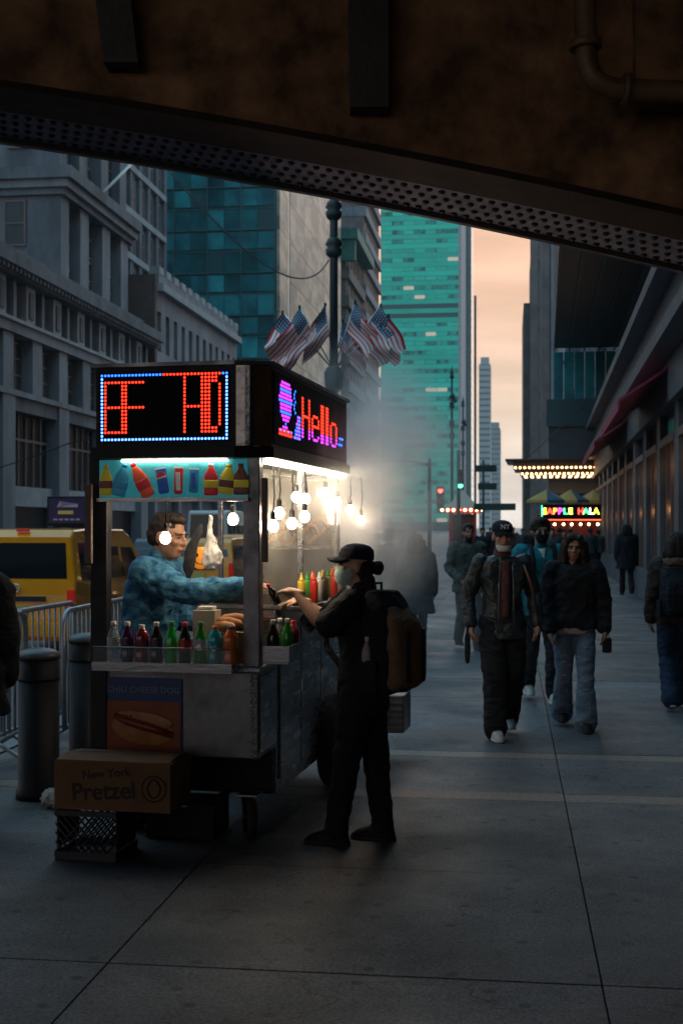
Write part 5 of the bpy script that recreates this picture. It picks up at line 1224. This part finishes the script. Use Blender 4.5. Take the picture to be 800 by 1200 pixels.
# ------------------------------------------------------------------ vehicles
m_taxi = mat('taxi_yellow', (.95,.32,.004), (.82,.26,.003), scale=2, rough=.22, coat=.6); m_vglass = mat('vehicle_glass', (.012,.014,.017), rough=.06, spec=.9)
m_tail = mat('tail_lamp_red', (.35,.012,.01), rough=.15, emit=(1,.03,.02), es=.08); m_plate_ = mat('licence_plate', (.55,.45,.12), rough=.5); m_wheelr = mat('alloy', (.3,.3,.31), rough=.35, metal=.8)
def van(label, loc, rz, paint, cat, name, W=1.70, L=4.6, Hh=1.86, bonnet=.85, taxi=False, group=None):
    o = thing(name, label, cat, loc, rz, group)      # rear end at local y=0, nose at +y, centred on x
    w = W/2; prof = [(.0,.32),(-.02,.62),(.0,.95),(.05,1.15),(.16,Hh-.12),(.30,Hh-.02),(.8,Hh),(L-2.0,Hh-.01),(L-1.75,Hh-.09),(L-bonnet-.1,1.10),(L-bonnet+.1,1.0),(L-.18,.86),(L-.02,.62),(L,.34)]
    def half(z):      # body tucks in above the waist
        return w if z < 1.0 else w - .13*min(1, (z-1.0)/.75)
    vs = []; n_ = len(prof)
    for s_ in (-1, 1): vs += [(s_*half(z), y, z) for y, z in prof]
    fs = [tuple(range(n_-1,-1,-1)), tuple(range(n_, 2*n_))] + [(i, i+1, n_+i+1, n_+i) for i in range(n_-1)] + [(n_-1, 0, n_, 2*n_-1)]
    bm = bmesh.new(); bv = [bm.verts.new(v) for v in vs]
    for f in fs: bm.faces.new([bv[i] for i in f])
    bmesh.ops.recalc_face_normals(bm, faces=bm.faces); bmesh.ops.bevel(bm, geom=[e for e in bm.edges if abs(e.verts[0].co.x-e.verts[1].co.x) < .2], offset=.05, segments=3, affect='EDGES', profile=.5)
    me = bpy.data.meshes.new('body'); bm.to_mesh(me); bm.free(); me.materials.append(paint)
    for p_ in me.polygons: p_.use_smooth = False
    body = place('body', me, o)
    zt = Hh - .20
    MB().add([(-w*.82,-.006+.055,1.17),(w*.82,-.006+.055,1.17),(w*.76,.138,zt),(-w*.76,.138,zt),(-w*.82,.08,1.17),(w*.82,.08,1.17),(w*.76,.17,zt),(-w*.76,.17,zt)], [(0,1,2,3),(7,6,5,4),(0,4,5,1),(1,5,6,2),(2,6,7,3),(3,7,4,0)]).build('rear_window', m_vglass, o)
    ws_y = L-bonnet-.12
    MB().add([(-w*.8,ws_y+.0,1.16),(w*.8,ws_y+.0,1.16),(w*.72,L-1.77,Hh-.12),(-w*.72,L-1.77,Hh-.12)], [(0,1,2,3)]).build('windscreen', m_vglass, o)
    for s_ in (-1, 1):
        for y0, y1 in ((.32,1.25),(1.35,2.15),(2.25,L-1.78)):
            x0, x1 = s_*(half(1.12)+.004), s_*(half(zt)+.006)
            yt = y1 if y1 < 2.3 else y1-.05; yb_ = y1 if y1 < 2.3 else y1+.45
            MB().add([(x0,y0,1.12),(x0,yb_,1.12),(x1,yt,zt),(x1,y0+.04,zt)], [(0,1,2,3)]).build('side_window', m_vglass, o)
        MB().bbox(min(s_*(w-.13),s_*(w-.02)), max(s_*(w-.13),s_*(w-.02)), -.035,.03,.70,1.02,.015).build('tail_lamp', m_tail, o)
        MB().bbox(min(s_*(w-.02),s_*(w+.16)), max(s_*(w-.02),s_*(w+.16)), L-1.55,L-1.45,1.08,1.24,.03).build('door_mirror', paint, o)
        for y in (.85, L-.85):
            wh = wheel('wheel', (s_*(w-.11), y, .32), .32, .21, 0, o)
    MB().bbox(-w*.98, w*.98, -.07, .04, .36, .58, .03).build('rear_bumper', paint if taxi else m_plastic, o)
    MB().box(-.17,.17,-.045,-.025,.66,.80).build('number_plate', m_plate_, o)
    MB().bbox(-.42,.42,-.04,-.018,.86,.93,.008).build('plate_trim', m_plastic, o)
    if taxi:
        MB().tube([(.055*math.cos(t),-.03,1.04+.055*math.sin(t)) for t in [2*math.pi*i/16 for i in range(16)]], .009, 6, closed=True).build('badge', m_chrome, o); MB().box(-.07,.07,-.036,-.028,1.028,1.052).build('badge_bar', m_chrome, o)
        MB().bbox(-.09,.09,.2,.26,Hh-.045,Hh-.005,.01).build('brake_lamp', m_tail, o)
        for i in range(5): MB().box(-.13+.055*i,-.10+.055*i,-.047,-.0455,.70,.77).build('plate_character', m_black, o)
    return o
tx = van('yellow taxi van parked in the road with roof advert panel', G(20, 17.6) + Vector((0,0,-.125)), R(0), m_taxi, 'taxi', 'taxi_van', taxi=True)
m_ad = mat('advert_panel', (.02,.015,.05), emit=(.08,.03,.22), es=.02); m_adt = mat('advert_print', (.3,.24,.05), emit=(.8,.6,.15), es=.06); m_adw = mat('advert_print_pale', (.22,.2,.28), emit=(.6,.5,.7), es=.04)
ad = thing('roof_advert', 'dark purple illuminated advert panel on the taxi roof', 'advert sign', tx.location + Vector((.32,1.2,1.868)), 0)
MB().bbox(-.30,.30,-.10,.10,.03,.46,.015).build('panel_case', m_black, ad); MB().box(-.27,.27,-.104,-.101,.07,.43).build('panel_face', m_ad, ad)
MB().box(-.2,.2,-.1,.1,.0,.03).build('mount', m_black, ad)
MB().prism([(-.15,.30),(-.10,.39),(-.05,.30),(.17,.30),(.17,.35),(-.03,.35)], -.107, -.1045, 'y').build('printed_mark', m_adw, ad); MB().box(-.13,.10,-.107,-.1045,.20,.25).build('printed_line', m_adt, ad)
for i in range(5): MB().box(-.2+.085*i,-.14+.085*i,-.107,-.1045,.11,.135).build('printed_line', m_adw, ad)
m_wh = mat('white_paint', (.6,.6,.58), rough=.25, coat=.5); m_gy = mat('grey_paint', (.10,.11,.12), rough=.25, coat=.5)
van('white van in the road beyond the flag lamp post', Vector((-6.9,44,-.125)), 0, m_wh, 'van', 'delivery_van', 1.9, 5.2, 2.2)
van('dark grey minivan ahead of the white van', Vector((-7.1,56,-.125)), 0, m_gy, 'car', 'minivan', 1.8, 4.7, 1.75)
van('white minivan far along the road', Vector((-7.0,68,-.125)), 0, m_wh, 'car', 'minivan', 1.8, 4.7, 1.75)
van('second yellow cab in the road beyond the parked taxi van', Vector((-7.4,30,-.125)), 0, m_taxi, 'taxi', 'taxi_cab', 1.75, 4.6, 1.62)

m_tail_on = mat('tail_lamp_lit', (.4,.01,.01), emit=(1,.04,.02), es=5); m_dk = mat('dark_blue_paint', (.02,.028,.04), rough=.25, coat=.5); m_sil = mat('silver_paint', (.35,.36,.37), rough=.25, coat=.5)
for i, (x, y, pt, lab, nm, dims) in enumerate(((-10.6,38,m_dk,'dark blue saloon-height minivan in the middle lane','minivan',(1.8,4.6,1.55)),(-10.8,50,m_taxi,'yellow cab in the middle lane behind the steam','taxi_cab',(1.8,4.6,1.6)),(-14.3,34,m_sil,'silver minivan in the far lane','minivan',(1.8,4.6,1.6)),
      (-14.4,60,m_wh,'tall white box van in the far lane','delivery_van',(2.1,6.0,2.7)),(-10.7,72,m_gy,'grey minivan in the middle lane far up the road','minivan',(1.8,4.7,1.7)),(-7.1,84,m_dk,'dark minivan by the kerb near the ornate lamp post','minivan',(1.8,4.7,1.75)),(-10.9,96,m_wh,'white van far up the middle lane','delivery_van',(2.0,5.5,2.4)),(-14.2,100,m_taxi,'distant yellow cab in the far lane','taxi_cab',(1.8,4.6,1.6)))):
    v_ = van(lab, Vector((x, y, -.125)), 0, pt, 'van' if 'van' in nm else 'taxi', nm, *dims)
    for c in v_.children:
        if c.name.startswith('tail_lamp'): c.data.materials[0] = m_tail_on
# ------------------------------------------------------------------ lamp posts and flags
m_post = mat('lamp_post_paint', (.012,.03,.035), (.02,.04,.045), scale=4, rough=.45)
def lamppost(label, loc, h=11.5, sc=1.0):
    o = thing('street_lamp', label, 'lamp post', loc, 0, 'ornate lamp posts on the kerb')
    MB().lathe([(.30,0),(.30,.25),(.24,.4),(.22,.9),(.16,1.1),(.14,1.3)], 14).build('base', m_post, o)
    MB().lathe([(.10,1.3),(.088,h*.7),(.07,h)], 14).build('shaft', m_post, o)
    for z in (h*.675, h*.745, h*.85): MB().lathe([(.10,z-.22),(.16,z-.16),(.18,z-.05),(.13,z),(.18,z+.06),(.15,z+.16),(.09,z+.22)], 14).build('collar', m_post, o)
    MB().lathe([(.10,h),(.16,h+.1),(.10,h+.2),(.13,h+.35),(.05,h+.6),(.01,h+.9)], 12).build('finial', m_post, o)
    for s_ in (-1,1):
        a = MB().tube([(0,0,h*.86),(.1,s_*.35,h*.86+.5),(.1,s_*.8,h*.86+.65),(.1,s_*1.3,h*.86+.5)], .035, 8).build('lamp_arm', m_post, o)
        MB().lathe([(.05,0),(.16,-.08),(.2,-.3),(.12,-.36)], 12, M=Matrix.Translation((.1,s_*1.3,h*.86+.5))).build('lamp_head', m_post, a)
    return o
LP = G(391, 27.5); lp = lamppost('tall dark lamp post ringed with American flags', LP, 11.5)
lamppost('ornate dark lamp post beyond the flags near the street signs', Vector((-3.75, 84, 0)), 11.5); lamppost('farther ornate lamp post behind the street signs', Vector((-3.75, 104, 0)), 11.5)
zc = CAMZ + (618-440)/FPX*27.5
MB().lathe([(.10,zc-.35),(.19,zc-.28),(.21,zc+.05),(.17,zc+.15),(.10,zc+.2)], 14).build('flag_bracket', m_post, lp)
f_r = mat('flag_red', (.62,.012,.03), rough=.7); f_w = mat('flag_white', (.75,.70,.70), rough=.7); f_b = mat('flag_blue', (.015,.075,.16), rough=.7); f_s = mat('flag_star', (.5,.55,.6), rough=.7)
flags = [(313,418,332,368),(330,420,350,360),(349,425,345,372),(372,428,380,357),(404,428,401,370),(420,425,416,354),(436,424,446,358),(450,420,455,368),(425,428,432,372)]
def flag(i, px1, py1):
    base = Vector((0,0,zc+.1)); D = 27.5 + (.55 if i in (2,4,8) else -.25)
    tip = P(px1, py1, D) - LP
    o = thing('flag', '', 'flag', LP, 0, 'American flags on the lamp post')
    d = tip - base
    MB().tube([base + d*.06, tip], .014, 6).build('pole', m_chrome, o)
    MB().ell(tip, (.03,.03,.05), n=8, k=6).build('pole_finial', m_post, o)
    # hoist runs down the pole from the tip, cloth hangs away and drapes
    n1, n2 = 20, 26; hoist = .66; fly = 1.02; m = MB(); vs = []; out_ = Vector((math.copysign(1, tip.x) if abs(tip.x) > .05 else .6, -.25, 0)).normalized()
    dn = d.normalized(); ph = i*1.7
    for a in range(n1+1):
        for b in range(n2+1):
            u = a/n1; v = b/n2
            p = tip - dn*hoist*u*1.0
            dr = Vector((-out_.x*.28*(-1 if i % 3 == 0 else 1)*(.6+.4*u), 0, -1)).normalized()
            side = -1 if tip.x < 0 else 1
            dr = Vector((side*(.62 + .25*u), -.1, -1)).normalized()
            p = p + dr*fly*v*(.82) + Vector((0,1,0))*(.06+.06*v)*math.sin(7*u+3*v+ph)*(.4+v) + Vector((side,0,0))*.07*math.sin(5*v+4*u+ph)*v
            vs.append(p)
    fs = [[], [], [], []]
    for a in range(n1):
        for b in range(n2):
            q = (a*(n2+1)+b, a*(n2+1)+b+1, (a+1)*(n2+1)+b+1, (a+1)*(n2+1)+b)
            s_ = int(a*13/n1)
            if b < n2*.4 and s_ < 7: k_ = 3 if (a % 2 == 1 and b % 2 == 1) else 2
            else: k_ = s_ % 2
            fs[k_].append(q)
    me = MB(); me.v = [tuple(v) for v in vs]
    for k_ in range(4):
        for q in fs[k_]: me.f.append(q); me.m.append(k_); me.s.append(True)
    c = me.build('cloth', [f_r, f_w, f_b, f_s], o)
    return o
tips = [(331,366),(351,360),(345,378),(381,357),(401,376),(416,354),(446,358),(455,370),(436,374)]
fl_lab = ['American flag at the outer end over the LED sign, drooping', 'broad American flag with large blue canton above the LED sign', 'American flag mostly tucked behind its broad neighbour', 'narrow American flag tight against the lamp post on the LED sign side', 'American flag hidden directly behind the lamp post shaft',
          'American flag leaning from the lamp post toward the emerald tower', 'American flag overlapping the emerald tower edge, broad and folded', 'outermost American flag against the emerald tower', 'American flag peeking between its neighbours by the emerald tower']
for i, (a, b) in enumerate(tips): flag(i, a, b)['label'] = fl_lab[i]
# overhead cable sagging from the bridge side to the lamp post
A_ = P(190, 190, 24); B_ = P(385, 305, 27.4); C_ = P(320, 316, 26)
pts = []
for i in range(25):
    t = i/24; pts.append(A_*(1-t)*(1-t) + (C_*2 - (A_+B_)*.5)*2*t*(1-t) + B_*t*t)
tag(MB().tube(pts, .016, 6).build('overhead_cable', mat('cable_grey', (.16,.16,.17), rough=.6)), 'thin dark cable sagging from the viaduct to the flag lamp post', 'cable')
A_ = P(0, 548, 40); B_ = P(112, 512, 40)
tag(MB().tube([A_, P(40,535,40), P(80,520,40), B_, P(150,510,40)], .02, 6).build('utility_cable', m_rubber), 'thin dark wire crossing the shopfront glazing of the limestone block', 'cable')

# ------------------------------------------------------------------ traffic lights, street signs
def lamp_m(nm, c, s): return mat(nm, c, emit=c, es=s)
tl = thing('traffic_signal', 'traffic signal pole with curved mast arm and glowing red light', 'traffic light', G(503, 58), 0)
hz = CAMZ + (618-545)/FPX*58
MB().lathe([(.12,0),(.10,.5),(.08,hz+.3)], 10).build('pole', m_post, tl); MB().tube([(0,0,hz),(-.8,0,hz+.2),(-2.2,0,hz+.24)], .05, 8).build('mast_arm', m_post, tl)
def sighead(par, loc, on):
    h_ = MB().bbox(-.17,.17,-.13,.13,-.5,.5,.03).build('signal_head', m_post, par, loc)
    for k_, (c, nm) in enumerate((((1,.05,.03),'red'),((.9,.5,.05),'amber'),((.05,.9,.45),'green'))):
        MB().lathe([(.11,0),(.10,.03),(.06,.05),(.003,.06)], 14, M=Matrix.Translation((0,-.131,.31-.31*k_)) @ Matrix.Rotation(R(90),4,'X')).build(nm+'_lens', lamp_m('lens_'+nm+('_on' if on == nm else '_off'), c if on == nm else tuple(v*.05 for v in c), 9 if on == nm else 0), h_)
        MB().prism([(-.13,.0),(.13,.0),(.10,.10),(-.10,.10)], -.25, -.132, 'y', M=Matrix.Translation((0,0,.36-.31*k_))).build('visor', m_post, h_)
sighead(tl, (.5,-.1,CAMZ+(618-583)/FPX*58), 'red')
tl2 = thing('traffic_signal', 'traffic signal with glowing green light beside the street name signs', 'traffic light', G(537, 64), 0)
MB().lathe([(.12,0),(.10,.5),(.08,5.6)], 10).build('pole', m_post, tl2); sighead(tl2, (.1,-.2,CAMZ+(618-562)/FPX*64), 'green')
m_sgn = mat('street_sign_green', (.01,.05,.05), rough=.4)
ss = thing('street_sign', 'dark pole carrying stacked street name plates', 'street sign', G(566, 60), 0)
MB().lathe([(.06,0),(.05,4.9)], 10).build('pole', m_post, ss)
for z, x0, x1 in ((CAMZ+(618-549)/FPX*60,-.35,.62),(CAMZ+(618-570)/FPX*60,-.25,.62),(CAMZ+(618-594)/FPX*60,-.45,1.5)): MB().bbox(x0,x1,-.05,-.02,z-.16,z+.16,.01).build('name_plate', m_sgn, ss)

# ------------------------------------------------------------------ red booth with bulbs
m_rb = mat('booth_red', (.38,.035,.03), (.28,.025,.022), scale=3, rough=.4); m_canv = mat('booth_canvas', (.50,.43,.33), rough=.7); m_fb = mat('fairground_bulb', (1,.8,.5), emit=(1,.60,.28), es=8)
bo = thing('red_booth', 'red kiosk with pointed cream roof and a row of bulbs', 'kiosk', G(542, 68), 0); W_ = .70
MB().box(-W_,W_,-W_,W_,.02,.9).build('lower_panel', m_rb, bo)
for x in (-W_, W_-.14):
    for y in (-W_, W_-.14): MB().box(x,x+.14,y,y+.14,.901,2.5).build('corner_post', m_rb, bo)
MB().box(-W_+.15,W_-.15,-W_+.05,-W_+.07,.901,2.35).build('window_pane', m_shop, bo); MB().box(-W_+.15,W_-.15,W_-.07,W_-.05,.901,2.45).build('back_panel', m_rb, bo)
MB().box(-W_-.22,W_+.22,-W_-.22,W_+.22,2.501,2.78).build('fascia', m_rb, bo)
MB().add([(-W_-.15,-W_-.15,2.781),(W_+.15,-W_-.15,2.781),(W_+.15,W_+.15,2.781),(-W_-.15,W_+.15,2.781),(0,0,3.75)], [(0,1,4),(1,2,4),(2,3,4),(3,0,4),(3,2,1,0)]).build('pointed_roof', m_canv, bo)
for i in range(8): MB().ell((0,0,0),(.075,.075,.075),n=10,k=6).build('bulb', m_fb, bo, (-W_-.35+i*.30,-W_-.28,2.66))

# ------------------------------------------------------------------ halal stall with umbrellas and coloured LED sign
st = thing('halal_stall', 'food stall with bright multicoloured LED sign and row of bulbs', 'food stall', G(669, 54), -YAW*0 + R(6)); hw = 1.28
MB().bbox(-hw,hw,0,1.5,.25,1.1,.02).build('counter', m_steeld, st); MB().bbox(-hw,hw,.0,.12,2.02,2.72,.02).build('sign_board', m_ledoff, st)
for x in (-hw, hw-.06): MB().box(x,x+.06,.0,.06,1.101,2.02).build('post', m_steel, st); MB().box(x,x+.06,1.4,1.46,1.101,2.4).build('post', m_steel, st)
MB().bbox(-hw,hw,1.3,1.4,1.1,2.3,.02).build('back_panel', m_rb, st)
for x in (-.9,.9): wheel('wheel', (x,.3,.22), .22, .1, R(90), st)
hc = [(1,.9,.05),(1,.05,.03),(1,.25,.03),(.85,.05,.9),(.05,.9,.2),(.9,.9,.1),(.9,.95,1),(1,.05,.03),(.05,.9,.2),(.95,.95,.9)]
for i, ch in enumerate('SAPPLE HALA'):
    if ch != ' ': place('led_letter', text_mesh(ch, .36, .01, [led('led_letter_%d' % i, hc[i % 10], 3.2)], True), st, (-hw+.16+.216*i, -.012, 2.42), (R(90),0,0))
MB().box(-hw+.02,-hw+.06,-.015,-.002,2.08,2.68).build('led_edge', led('led_edge_green',(.05,.9,.5),2.5), st); MB().box(-hw+.07,hw,-.015,-.002,2.05,2.085).build('led_edge', led('led_edge_red',(1,.1,.04),2.5), st)
for i in range(7): MB().ell((0,0,0),(.055,.055,.055),n=8,k=6).build('bulb', m_fb, st, (-hw+.25+i*.36,.15+.1*(i%2),1.88))
u_y = mat('umbrella_yellow', (.45,.28,.07), rough=.7); u_b = mat('umbrella_blue', (.03,.10,.16), rough=.7)
for k_, (px_, w_) in enumerate(((640,.85),(668,.85),(695,.8))):
    u = thing('stall_umbrella', ['yellow and blue market umbrella at the free end of the halal stall','yellow and blue market umbrella over the middle of the halal stall','yellow and blue market umbrella by the hotel wall'][k_], 'umbrella', G(px_, 55 + .3*k_), .3*k_, 'umbrellas over the halal stall')
    MB().tube([(0,0,0),(0,0,3.4)], .025, 8).build('pole', m_steel, u)
    m = MB(); vs = [(0,0,3.38)]; 
    for i in range(16): 
        t = 2*math.pi*i/16; rr = w_*(1 if i % 2 == 0 else .95); vs.append((rr*math.cos(t), rr*math.sin(t), 2.92))
    m.v = vs
    for i in range(16): m.f.append((0, 1+i, 1+(i+1)%16)); m.m.append((i//4) % 2); m.s.append(False)
    for i in range(16):
        t = 2*math.pi*i/16; rr = w_*(1 if i % 2 == 0 else .95); m.v.append((rr*math.cos(t)*1.01, rr*math.sin(t)*1.01, 2.80))
    for i in range(16): m.f.append((1+i, 17+i, 17+(i+1)%16, 1+(i+1)%16)); m.m.append((i//4) % 2); m.s.append(False)
    m.build('canopy', [u_y, u_b], u)

# ------------------------------------------------------------------ hotel marquee with bulbs
mq = thing('hotel_marquee', 'flat bronze entrance marquee edged with rows of warm bulbs', 'marquee', G(655, 58), HR); m_mq = mat('marquee_bronze', (.07,.055,.045), rough=.4, metal=.5)
MB().bbox(-2.05,2.0,-.9,3,4.35,4.72,.02).build('canopy_slab', m_mq, mq); MB().bbox(-2.4,2.0,-1.1,3.1,4.72,4.82,.02).build('canopy_cap', m_mq, mq); MB().bbox(-1.75,1.9,-.6,2.9,4.1,4.349,.02).build('canopy_soffit', m_mq, mq)
m_wb = mat('marquee_bulb', (1,.8,.5), emit=(1,.56,.22), es=5)
for z, y, x0, n_ in ((4.42,-.96,-1.95,19),(4.16,-.66,-1.65,17)):
    m = MB()
    for i in range(n_): m.ell((x0+i*.205,y,z),(.05,.05,.05),n=8,k=6)
    o = m.build('bulb_row', m_wb, mq); o['kind'] = 'stuff'
for i in range(12): MB().box(-1.6+i*.29,-1.45+i*.29,-.5,2.6,4.085,4.098).build('soffit_lamp', mat('soffit_lamp_glow',(1,.8,.5),emit=(1,.66,.33),es=2), mq)
MB().tube([(1.2,2.8,7.5),(-1.5,-.5,4.82)], .02, 6).build('tie_rod', m_mq, mq)

# ------------------------------------------------------------------ black planters along the kerb side and white parasol
m_plt = mat('planter_black', (.02,.026,.03), rough=.5); m_cap = mat('planter_cap', (.38,.36,.33), rough=.6); m_leaf = mat('hedge_leaf', (.02,.045,.03), (.03,.06,.04), scale=20, rough=.6)
for i, (y, lab) in enumerate(((24.5,'black planter box with pale rim nearest the flag lamp post'),(29,'black planter box between two others along the kerb'),(33.5,'black planter box with hedge ahead of the red kiosk'),(38,'farthest black planter box before the red kiosk'))):
    o = thing('planter_box', lab, 'planter', (-2.9, y, 0), 0, 'planters along the kerb')
    MB().bbox(-.4,.4,0,4.2,.0,.80,.02).build('box', m_plt, o); MB().bbox(-.44,.44,-.03,4.23,.801,.86,.01).build('rim', m_cap, o)
    m = MB()
    for k_ in range(420):
        x, yv, z = rnd.uniform(-.36,.36), rnd.uniform(.05,4.1), .86 + abs(rnd.gauss(0,.16))
        a = Euler((rnd.uniform(0,3),rnd.uniform(0,3),rnd.uniform(0,6))).to_matrix().to_4x4(); s_ = rnd.uniform(.04,.08)
        m.add([(-s_,0,0),(0,-s_*.5,0),(s_,0,.01),(0,s_*.5,0)], [(0,1,2,3)], 0, False, Matrix.Translation((x,yv,z)) @ a)
    h_ = m.build('hedge', m_leaf, o)

# ------------------------------------------------------------------ steam from the griddle, haze along the street
def volume(nm, dens, col, aniso, noise_s=None, ell_=None, lo=.45, hi=.75, nstretch=(1,1,1)):
    m = bpy.data.materials.new(nm); m.use_nodes = True; N = m.node_tree.nodes; L = m.node_tree.links; N.clear()
    o = N.new('ShaderNodeOutputMaterial'); v = N.new('ShaderNodeVolumePrincipled'); L.new(v.outputs[0], o.inputs['Volume'])
    v.inputs['Color'].default_value = (*col, 1); v.inputs['Density'].default_value = dens; v.inputs['Anisotropy'].default_value = aniso
    if noise_s:
        t = N.new('ShaderNodeTexCoord'); nz = N.new('ShaderNodeTexNoise'); nz.inputs['Scale'].default_value = noise_s; nz.inputs['Detail'].default_value = 4; nz.inputs['Distortion'].default_value = .6
        mp = N.new('ShaderNodeMapping'); mp.inputs['Scale'].default_value = nstretch; L.new(t.outputs['Object'], mp.inputs[0]); L.new(mp.outputs[0], nz.inputs['Vector'])
        mr = N.new('ShaderNodeMapRange'); mr.inputs[1].default_value = lo; mr.inputs[2].default_value = hi; L.new(nz.outputs['Fac'], mr.inputs[0])
        sc2 = N.new('ShaderNodeVectorMath'); sc2.operation = 'DIVIDE'; sc2.inputs[1].default_value = ell_; L.new(t.outputs['Object'], sc2.inputs[0])
        ln = N.new('ShaderNodeVectorMath'); ln.operation = 'LENGTH'; L.new(sc2.outputs[0], ln.inputs[0])
        fo = N.new('ShaderNodeMapRange'); fo.interpolation_type = 'SMOOTHSTEP'; fo.inputs[1].default_value = .25; fo.inputs[2].default_value = 1.0; fo.inputs[3].default_value = 1; fo.inputs[4].default_value = 0; L.new(ln.outputs['Value'], fo.inputs[0])
        m1 = N.new('ShaderNodeMath'); m1.operation = 'MULTIPLY'; L.new(mr.outputs[0], m1.inputs[0]); L.new(fo.outputs[0], m1.inputs[1])
        m2 = N.new('ShaderNodeMath'); m2.operation = 'MULTIPLY'; m2.inputs[1].default_value = dens; L.new(m1.outputs[0], m2.inputs[0]); L.new(m2.outputs[0], v.inputs['Density'])
    return m
def puff(lab, c, r, dens, ns, seed):
    m = MB(); m.ell((0,0,0), r, n=20, k=12)
    o = m.build('steam', volume('steam_%d' % seed, dens, (.99,.99,.99), .0, ns, r, .40, .66, (1,1,.8)), None, c); o['kind'] = 'stuff'; o['label'] = lab; o['category'] = 'steam'
puff('warm steam rising from the griddle inside the cart', P(372, 600, 8.6), (.65,1.0,.9), .9, 2.6, 1)
puff('drifting steam plume beside the cart', P(434, 558, 10.0), (.85,1.3,1.2), 3.6, 2.0, 2)
puff('thin cool steam drifting over the walkers', P(520, 740, 12.0), (1.4,2.4,.8), .07, 1.1, 3)
haze = MB().box(-320, 320, -60, 1420, -2.2, 205).build('haze', volume('street_haze', .00018, (.80,.92,.94), .2)); haze['kind'] = 'stuff'
